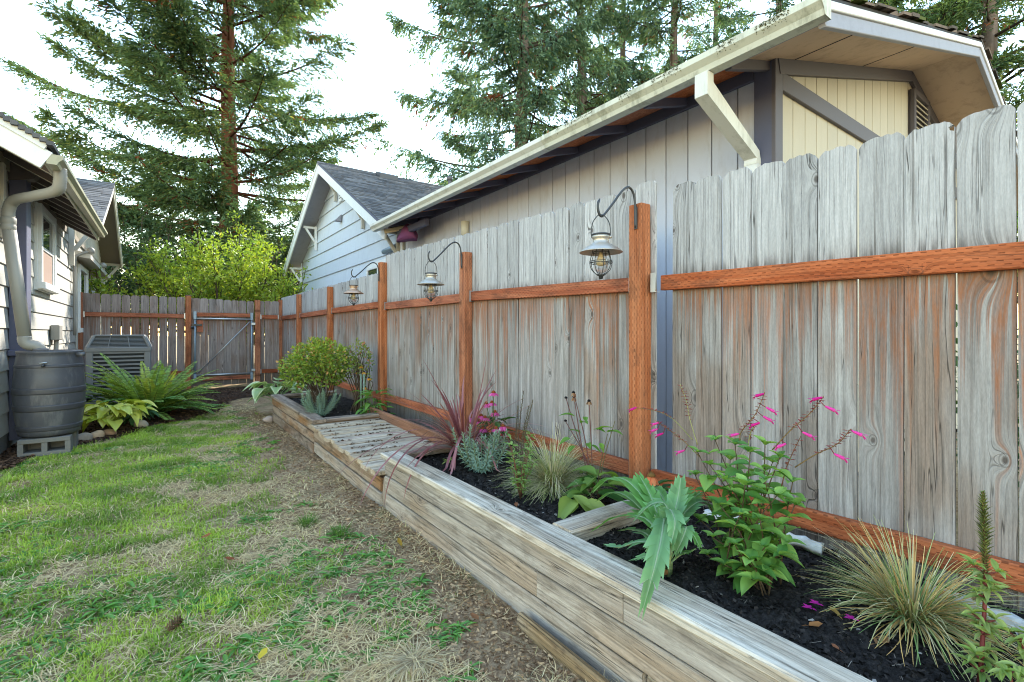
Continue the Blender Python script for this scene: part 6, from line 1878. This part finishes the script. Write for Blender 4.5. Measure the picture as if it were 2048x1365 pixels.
# --- red stemmed whorled plants, bottom right
def whorled(label, base, top, levels, spire, nlev):
    t = thing('red_stemmed_plant', label, 'plant', base, 'red stemmed plants at the lower right')
    P = smooth_path([base, (base[0] * .5 + top[0] * .5 + .008, base[1] * .5 + top[1] * .5 - .006, base[2] * .5 + top[2] * .5), top], 8)
    Pn = np.array([tuple(q) for q in P]); n = len(Pn)
    stems_part(t, [P], .006, .002, (.23, .045, .045))
    for k in range(nlev):
        s = levels[0] + (levels[1] - levels[0]) * k / (nlev - 1); i = min(int(s * (n - 1)), n - 2)
        q = Pn[i]
        for az in (1.9 + k, 4.9 + k):
            e = (q[0] + .022 * math.cos(az), q[1] + .022 * math.sin(az), q[2] + .014)
            stems_part(t, [[tuple(q), e]], .003, .002, (.22, .06, .05))
            leafy(t, e, 7, .040, .014, ((.22, .34, .07), (.42, .50, .16)), .0, (0, .004), (-.1, .9))
        leafy(t, tuple(q), 6, .042, .015, ((.17, .28, .07), (.36, .40, .16)), .0, (0, .004), (-.3, .5))
    if spire:
        lv = Leaves()
        for j in range(260):
            s = spire + (1 - spire) * j / 260; i = min(int(s * (n - 1)), n - 2); q = Pn[i] + (Pn[i + 1] - Pn[i]) * (s * (n - 1) - i)
            a = j * 2.4; r_ = .027 * R.uniform(.6, 1.15) * math.sin(math.pi * (.1 + .82 * (s - spire) / (1 - spire))) + .004
            lv.leaves([q], [(math.cos(a), math.sin(a), 1.1)], [(0, 0, 1)], r_ * R.uniform(.8, 1.1), .0055, [mixc((.07, .095, .03), (.30, .33, .11), np.array(R.random()))], DIAMOND)
        lv.obj('flower_spire', M['leaf'], t)
p0 = (1.72, .30, .33)
whorled('red stemmed whorled weed with a tall dark bushy spire', p0, at_plane(1966, 985, 1.80), (.10, .62), .55, 7)
whorled('short red stemmed whorled weed at the right edge of the bed', (1.70, .20, .33), at_plane(2040, 1275, 1.74), (.15, 1.0), None, 4)
whorled('second short red stemmed weed in the lower right corner of the bed', (1.62, .235, .33), at_plane(2020, 1345, 1.64), (.1, 1.0), None, 2)
leafy(thing('leafy_seedling', 'bright green broad leaved seedling at the lower right corner', 'plant', (1.55, .27, .34)), (1.55, .27, .345), 7, .07, .03, ((.10, .28, .04), (.18, .40, .07)), .01, (.0, .03), (.1, 1.0))
leafy(thing('leafy_seedling', 'small pale seedling on the soil beside the spurge', 'plant', (1.60, 2.93, .35)), (1.60, 2.93, .35), 12, .04, .014, ((.25, .33, .08), (.36, .42, .14)), .02, (.0, .03), (.0, .8))

# --- round shrub in the far bed
def shrub(name, label, c, crown, rxyz, nleaf, Ls, cols, seed, nstem=16, mat='leaf', low=-.75, tips=None):
    t = thing(name, label, 'shrub', c)
    rn = np.random.default_rng(seed)
    cr = np.array(crown); rr = np.array(rxyz)
    paths = []; ends = []
    for i in range(nstem):
        d = rdir(1, low, .95)[0]; k = rn.uniform(.6, 1.0)
        e = cr + d * rr * k
        mid = np.array(c) * .45 + e * .55 + rn.normal(0, .04, 3) + np.array([0, 0, .05])
        b = np.array(c) + np.append(rn.normal(0, .05, 2), 0)
        paths.append(smooth_path([tuple(b), tuple(mid), tuple(e)], 4)); ends.append(e)
    stems_part(t, paths, .008, .002, (.07, .05, .035), 'stem', 5, M['bark'])
    d = unit(rn.normal(0, 1, (nleaf, 3))); d[:, 2] = np.where(d[:, 2] < low, -d[:, 2], d[:, 2])
    q = d * (rn.random(nleaf) ** .38)[:, None]
    p = cr + q * rr
    cl = fbm(p[:, 0] * 9 + p[:, 2] * 5, p[:, 1] * 9 - p[:, 2] * 6, seed, 2)
    p = p * 1.0 + unit(q) * ((cl - .5) * .62)[:, None] * rr
    keep = (cl > .36)
    p = p[keep]; q = q[keep]; n = len(p)
    ld = unit(q + rn.normal(0, .7, (n, 3)) + np.array([0, 0, .15]))
    hgt = np.clip((q[:, 2] + .5) / 1.4, 0, 1)
    k = np.clip(rn.random(n) * .7 + .3 * hgt, 0, 1)
    col = mixc(cols[0], cols[1], k)
    m = rn.random(n) < .10 * (.4 + hgt); col[m] = mixc(cols[2], cols[3], rn.random(m.sum()))
    lv = Leaves(); L = rn.uniform(*Ls, n)
    lv.leaves(p, ld, unit(rn.normal(0, .6, (n, 3)) + np.array([0, 0, 1])), L, L * .58, col, OVAL)
    o = lv.obj('foliage', M[mat], t); o['kind'] = 'stuff'
    return t
shrub('shrub', 'round yellow green shrub on bare stems in the far raised bed', (1.60, 6.05, .30), (1.53, 6.08, .86), (.36, .38, .28), 6500, (.026, .05), ((.08, .17, .03), (.38, .46, .07), (.45, .22, .09), (.55, .40, .12)), 7, 26, low=-.85)
shrub('shrub', 'sparser twiggy shrub against the fence beside the round shrub', (1.95, 5.75, .30), (1.96, 5.95, .86), (.20, .28, .27), 1700, (.022, .042), ((.11, .17, .04), (.28, .32, .08), (.36, .14, .08), (.44, .20, .12)), 17, 24, low=-.8)

shrub('shrub', 'dark green shrub glimpsed through the gaps of the nearest fence panel', (4.6, -.2, 0), (4.6, -.2, .75), (.8, 1.5, .75), 5000, (.05, .09), ((.03, .08, .03), (.10, .18, .05), (.14, .2, .06), (.2, .24, .08)), 31, 14, low=-.9)
# ------------------------------------------------------------------ trees
def bark_trunk(path, radii, sides, cols, seed, flute=.0):
    P = [Vector(p) for p in path]; n = len(P); rn = np.random.default_rng(seed)
    V = []; col = []
    fr = rn.integers(4, 8)
    for i, p in enumerate(P):
        for k in range(sides):
            a = 2 * np.pi * k / sides
            rr = radii[i] * (1 + .06 * math.sin(fr * a + i * .3) + rn.normal(0, .02) + (flute if k % 2 else -flute))
            V.append((p.x + rr * math.cos(a), p.y + rr * math.sin(a), p.z))
            col.append(mixc(cols[0], cols[1], np.array(np.clip((.5 if k % 2 else .2) + rn.normal(.1, .25), 0, 1))))
    T = []
    for i in range(n - 1):
        for k in range(sides):
            k2 = (k + 1) % sides
            a, b, c_, d = i * sides + k, i * sides + k2, (i + 1) * sides + k2, (i + 1) * sides + k
            T += [(a, b, c_), (a, c_, d)]
    lv = Leaves(); lv.raw(np.array(V, float), np.array(T), np.array(col))
    return lv

def conifer(name, label, c, H, r0, zlow, Lf, nbr, seed, el0, sag, tip, hang, spray, twig_n, q_n, cols, bark, cat='tree', group=None, dead=.02, cones=0, twl=.30, cone_c=((.22, .09, .05), (.36, .18, .10)), barkm='bark', extra=None):
    rn = np.random.default_rng(seed)
    t = thing(name, label, cat, c, group)
    n = 26
    path = [(c[0] + .04 * math.sin(i * .7 + seed), c[1] + .04 * math.cos(i * .9 + seed), c[2] + H * i / n) for i in range(n + 1)]
    rad_ = [r0 * (1 - .93 * (i / n) ** .9) * (1 + .5 * math.exp(-i * .9)) for i in range(n + 1)]
    bark_trunk(path, rad_, 16, bark, seed, .03).obj('trunk', M[barkm], t)
    lb = Leaves(); lf = Leaves(); lc = Leaves()
    bl = []
    for i in range(nbr):
        s = (i + rn.random()) / nbr
        z = zlow + (H * .985 - zlow) * s ** 1.08
        bl.append((z, rn.uniform(0, 2 * np.pi), Lf(z) * rn.uniform(.72, 1.1), 0.))
    if extra: bl += [(a, b, l, e) for a, b, l, e in extra]
    for z, az, L, ee in bl:
        K = 10; s = np.linspace(0, 1, K)
        el = el0 + rn.normal(0, .10) + ee + .45 * max(0, (z / H - .55)) * 2
        r = L * s * math.cos(el * .6)
        dz = L * (math.tan(el) * s * .8 - sag * s ** 1.2 * 1.0 + (sag + tip) * s ** 2.6)
        rt = np.interp(z, np.linspace(0, H, n + 1), rad_)
        wob = rn.normal(0, .04) * L
        P = np.stack([c[0] + (rt * .5 + r) * math.cos(az) - wob * s * s * math.sin(az), c[1] + (rt * .5 + r) * math.sin(az) + wob * s * s * math.cos(az), c[2] + z + dz], 1)
        rb = .014 + .010 * L
        lb.solid(tube(P, list(rb * (1 - .88 * s)), 5, False), mixc(bark[0], bark[1], np.array(rn.random() * .5)) * .6)
        bt = rn.normal(0, .16)
        m = max(6, int(twig_n * L / 4.5))
        sj = rn.uniform(.09, 1, m) ** .8
        idx = sj * (K - 1); i0 = np.minimum(idx.astype(int), K - 2); fr = (idx - i0)[:, None]
        pos = P[i0] * (1 - fr) + P[i0 + 1] * fr; tan = unit(P[i0 + 1] - P[i0])
        side = unit(np.cross(tan, [0, 0, 1.0])); sg = rn.choice([-1., 1.], m)
        an = rn.uniform(.35, 1.15, m)
        td = unit(tan * np.cos(an)[:, None] + side * (sg * np.sin(an))[:, None] + np.array([0, 0, 1.]) * rn.normal(.02, .14, m)[:, None])
        tl = (L * twl * (1.08 - sj) ** .7 + .22) * rn.uniform(.6, 1.2, m)
        tl = np.minimum(tl, 1.6)
        q = np.linspace(.08, 1, q_n)[None, :] + rn.normal(0, .03, (m, q_n))
        B = pos[:, None, :] + td[:, None, :] * (tl[:, None] * q)[..., None]
        B[..., 2] -= hang * (tl[:, None] * q) ** 1.6 * 1.0
        # twig stems
        tw = B[:, ::max(1, q_n // 4)]
        lb.strips(np.concatenate([pos[:, None], tw], 1), .012, np.array(bark[0]) * .6)
        d = unit(td[:, None, :] + rn.normal(0, .45, (m, q_n, 3)) + np.array([0, 0, -hang * 1.1])[None, None])
        B = B + rn.normal(0, .04, (m, q_n, 3))
        N = m * q_n
        kk = np.clip(rn.random((m, 1)) * .5 + rn.random((m, q_n)) * .4 + bt + .12 * q, 0, 1).reshape(-1)
        col = mixc(cols[0], cols[1], kk)
        y = rn.random(N) < .06 + max(0, bt) * .5; col[y] = mixc(cols[1], cols[2], rn.random(y.sum()))
        if rn.random() < .5:
            dd = rn.random((m, 1)) < dead; dd = np.repeat(dd, q_n, 1).reshape(-1); col[dd] = mixc((.20, .055, .025), (.32, .10, .05), rn.random(dd.sum()))
        lf.leaves(B.reshape(-1, 3), d.reshape(-1, 3), unit(rn.normal(0, .5, (N, 3)) + np.array([0, 0, 1])), spray[0] * rn.uniform(.6, 1.25, N), spray[1] * rn.uniform(.7, 1.3, N), col, DIAMOND)
        if cones and rn.random() < .55:
            k = int(cones * rn.random()) + 1
            j = rn.integers(0, N, k); b = B.reshape(-1, 3)[j]
            lc.leaves(b, np.array([0, 0, -1.]) + rn.normal(0, .2, (k, 3)), rdir(k), rn.uniform(.10, .16, k), .055, mixc(cone_c[0], cone_c[1], rn.random(k)), OVAL)
            lc.leaves(b, np.array([0, 0, -1.]) + rn.normal(0, .2, (k, 3)), rdir(k), rn.uniform(.10, .16, k), .055, mixc(cone_c[0], cone_c[1], rn.random(k)), OVAL)
    lb.obj('branches', M[barkm], t)['kind'] = 'stuff'
    lf.obj('crown', M['needle'], t)['kind'] = 'stuff'
    if cones and lc.n: lc.obj('cones', M['crumb'], t)['kind'] = 'stuff'
    return t

RW = ((.05, .105, .066), (.165, .25, .11), (.34, .36, .11))
def rwL(z): return .8 + 5.6 * (1 - z / 31.) ** .62 if z > 6 else np.interp(z, [2, 6], [4.2, 5.6])
conifer('redwood_tree', 'tall redwood with reddish trunk and wide drooping branches behind the back fence', (2.35, 23.6, 0), 29, .44, 2.2, rwL, 178, 3, .02, .10, .16, .34, (.22, .062), 76, 16, RW, ((.085, .034, .022), (.24, .105, .06)), barkm='bark_red', dead=.035,
        extra=[(10.6, math.pi * .80, 8.6, .16), (8.6, math.pi * .83, 8.4, .10), (7.0, math.pi * .80, 8.0, .0), (12.8, math.pi * .78, 6.2, .18), (7.2, -.45, 6.2, .05), (9.0, -.50, 6.0, .12), (11.0, -.35, 5.6, .15), (5.6, math.pi * .78, 6.2, -.08)])
SP = ((.07, .145, .105), (.21, .32, .205), (.28, .33, .12))
BK = ((.10, .075, .06), (.22, .17, .14))
def spL(a, b): return lambda z: b + a * (1 - z / 26.) ** .8
conifer('spruce_tree', 'dense spruce with hanging twigs and cones rising left behind the garage roof', (10.6, 13.9, 0), 25, .33, 4.0, spL(4.0, .6), 165, 11, .0, .07, .14, .85, (.21, .058), 70, 14, SP, BK, group='spruces behind the garage', cones=14,
        extra=[(6.2, 2.55, 4.5, 0.), (7.2, 2.5, 4.7, .05), (9.5, 2.5, 4.3, .08), (11.6, 2.5, 4.5, .08), (14, 2.5, 3.6, .1)])
conifer('spruce_tree', 'bare trunked spruce in the middle of the row behind the garage roof', (13.6, 14.0, 0), 25, .34, 5.0, spL(3.4, .5), 130, 12, .0, .06, .12, .95, (.21, .058), 60, 13, SP, BK, group='spruces behind the garage', cones=10)
conifer('spruce_tree', 'loose open spruce nearest the mossy gutter end behind the garage roof', (17.2, 12.2, 0), 24, .32, 5.5, spL(3.6, .5), 115, 13, .02, .06, .12, .9, (.21, .058), 60, 13, SP, BK, group='spruces behind the garage', cones=5)
conifer('spruce_tree', 'slender spruce showing between the garage roof peak and the open spruce', (20.5, 9.6, 0), 23, .30, 5.5, spL(3.0, .4), 95, 14, .03, .06, .12, .7, (.21, .058), 52, 12, SP, BK, group='spruces behind the garage')
conifer('spruce_tree', 'hazy spruce farther back between the bare trunked and the open spruce', (18.9, 16.4, 0), 26, .34, 4.5, spL(3.8, .6), 95, 18, .0, .07, .12, .8, (.24, .07), 46, 12, SP, BK, group='spruces behind the garage')
conifer('spruce_tree', 'hazy spruce farther back close behind the mossy gutter end', (23.5, 14.2, 0), 26, .34, 4.5, spL(3.8, .6), 90, 19, .0, .07, .12, .8, (.24, .07), 46, 12, SP, BK, group='spruces behind the garage')
FR = ((.06, .12, .07), (.19, .28, .11), (.34, .38, .12))
conifer('fir_tree', 'feathery fir with a grey trunk above the right half of the garage roof', (20.8, 6.1, 0), 24, .36, 4.5, spL(4.2, .5), 125, 15, .05, .02, .06, .25, (.21, .058), 60, 13, FR, BK, group='firs right of the garage')
conifer('fir_tree', 'feathery fir at the right edge of the photo beyond the garage', (20.8, 3.4, 0), 23, .34, 3.5, spL(4.4, .5), 125, 16, .05, .02, .06, .25, (.21, .058), 60, 13, FR, BK, group='firs right of the garage')

def broad(name, label, c, H, W, nleaf, Ls, cols, seed, nst=9, zc=.62, mat='leaf', cat='tree', bark=((.08, .06, .045), (.17, .14, .11)), up=.5, lobes=16, cz=.5):
    """many-stemmed leafy tree: limbs fan out to lobes, twigs carry the leaves"""
    rn = np.random.default_rng(seed)
    t = thing(name, label, cat, c)
    lb = Leaves(); lf = Leaves()
    bark_trunk([(c[0], c[1], c[2] - .1 + H * .3 * i / 5) for i in range(6)], [.10 * H / 4 * (1 - .06 * i) for i in range(6)], 10, bark, seed, .02).obj('trunk', M['bark'], t)
    base = np.array([c[0], c[1], c[2] + H * .28])
    per = nleaf // lobes
    for i in range(lobes):
        a = i * 2.39996 + rn.uniform(-.3, .3); u_ = ((i + .5) / lobes) ** .5
        r = W * .5 * u_ * rn.uniform(.75, 1.1)
        zt = c[2] + H * (1.0 - (1 - cz) * u_ ** 2) * rn.uniform(.82, 1.04)
        e = np.array([c[0] + r * math.cos(a), c[1] + r * math.sin(a), zt])
        mid = base * .5 + e * .5 + np.array([r * .12 * math.cos(a), r * .12 * math.sin(a), -.06 * H])
        P = np.array([tuple(q) for q in smooth_path([tuple(base), tuple(mid), tuple(e)], 6)])
        lb.solid(tube(P, list(np.linspace(.045, .008, len(P)) * H / 4), 6, False), mixc(bark[0], bark[1], np.array(rn.random())))
        nt = max(8, per // 22)
        s = rn.uniform(.30, 1, nt); idx = s * (len(P) - 1); i0 = np.minimum(idx.astype(int), len(P) - 2)
        tb_ = P[i0] + (P[i0 + 1] - P[i0]) * (idx - i0)[:, None]
        td = unit(rn.normal(0, .8, (nt, 3)) + unit(e - base) * .6 + np.array([0, 0, up]))
        tl = rn.uniform(.35, 1.0, nt) * W * .17 * (1.2 - .4 * s)
        lb.strips(np.stack([tb_, tb_ + td * (tl * .5)[:, None] , tb_ + td * tl[:, None] - np.array([0, 0, .06]) * tl[:, None]], 1), .014 * H / 4, np.array(bark[0]))
        q = rn.uniform(.15, 1.05, (nt, 22))
        B = tb_[:, None] + td[:, None] * (tl[:, None] * q)[..., None] + rn.normal(0, .045 * H / 4, (nt, 22, 3))
        d = unit(td[:, None] * .8 + rn.normal(0, .6, (nt, 22, 3)) + np.array([0, 0, -.25]))
        N = nt * 22
        k = np.clip(rn.random((nt, 1)) * .55 + rn.random((nt, 22)) * .35 + .15 * (e[2] - c[2]) / H, 0, 1).reshape(-1)
        col = mixc(cols[0], cols[1], k); m = rn.random(N) < .07; col[m] = mixc(cols[1], cols[2], rn.random(m.sum()))
        L = rn.uniform(*Ls, N)
        lf.leaves(B.reshape(-1, 3), d.reshape(-1, 3), unit(rn.normal(0, .7, (N, 3)) + np.array([0, 0, 1])), L, L * .52, col, OVAL)
    lb.obj('branches', M['bark'], t)['kind'] = 'stuff'
    lf.obj('crown', M[mat], t)['kind'] = 'stuff'
    return t
YG = ((.10, .20, .03), (.42, .51, .065), (.55, .47, .07))
broad('leafy_tree', 'bright yellow green leafy tree behind the back fence gate', (1.45, 15.4, 0), 4.15, 5.6, 24000, (.06, .12), YG, 21, lobes=26, up=.7, cz=.55)
DG = ((.03, .07, .04), (.10, .16, .065), (.24, .23, .08))
broad('leafy_tree', 'dark evergreen under the redwood left of the yellow green tree', (-.6, 20.5, 0), 5.4, 5.5, 15000, (.08, .15), DG, 22, lobes=26, cz=.5)
broad('leafy_tree', 'dark evergreen far behind the yellow green tree', (2.8, 21.5, 0), 5.4, 6.5, 15000, (.08, .15), DG, 23, lobes=26, cz=.6)
broad('leafy_tree', 'dark mid green tree between the pale blue house and the redwood', (5.6, 23.5, 0), 6.0, 6.0, 13000, (.08, .15), ((.03, .07, .03), (.10, .15, .05), (.2, .2, .06)), 24, lobes=24, cz=.55)
broad('leafy_tree', 'dark evergreen beyond the far end of the cream house', (-2.6, 24.5, 0), 5.6, 5.0, 11000, (.09, .16), DG, 25, lobes=22, cz=.5)
broad('leafy_tree', 'sunny yellow green tree at the right edge beyond the garage', (13.8, 2.2, 0), 6.4, 5.2, 9000, (.08, .15), YG, 26, lobes=22, cz=.5)
broad('leafy_tree', 'light green tree behind the fence corner beside the pale blue house', (3.0, 17.8, 0), 2.7, 2.6, 6000, (.05, .10), ((.09, .17, .035), (.32, .40, .09), (.5, .5, .2)), 27, lobes=14, cz=.5)
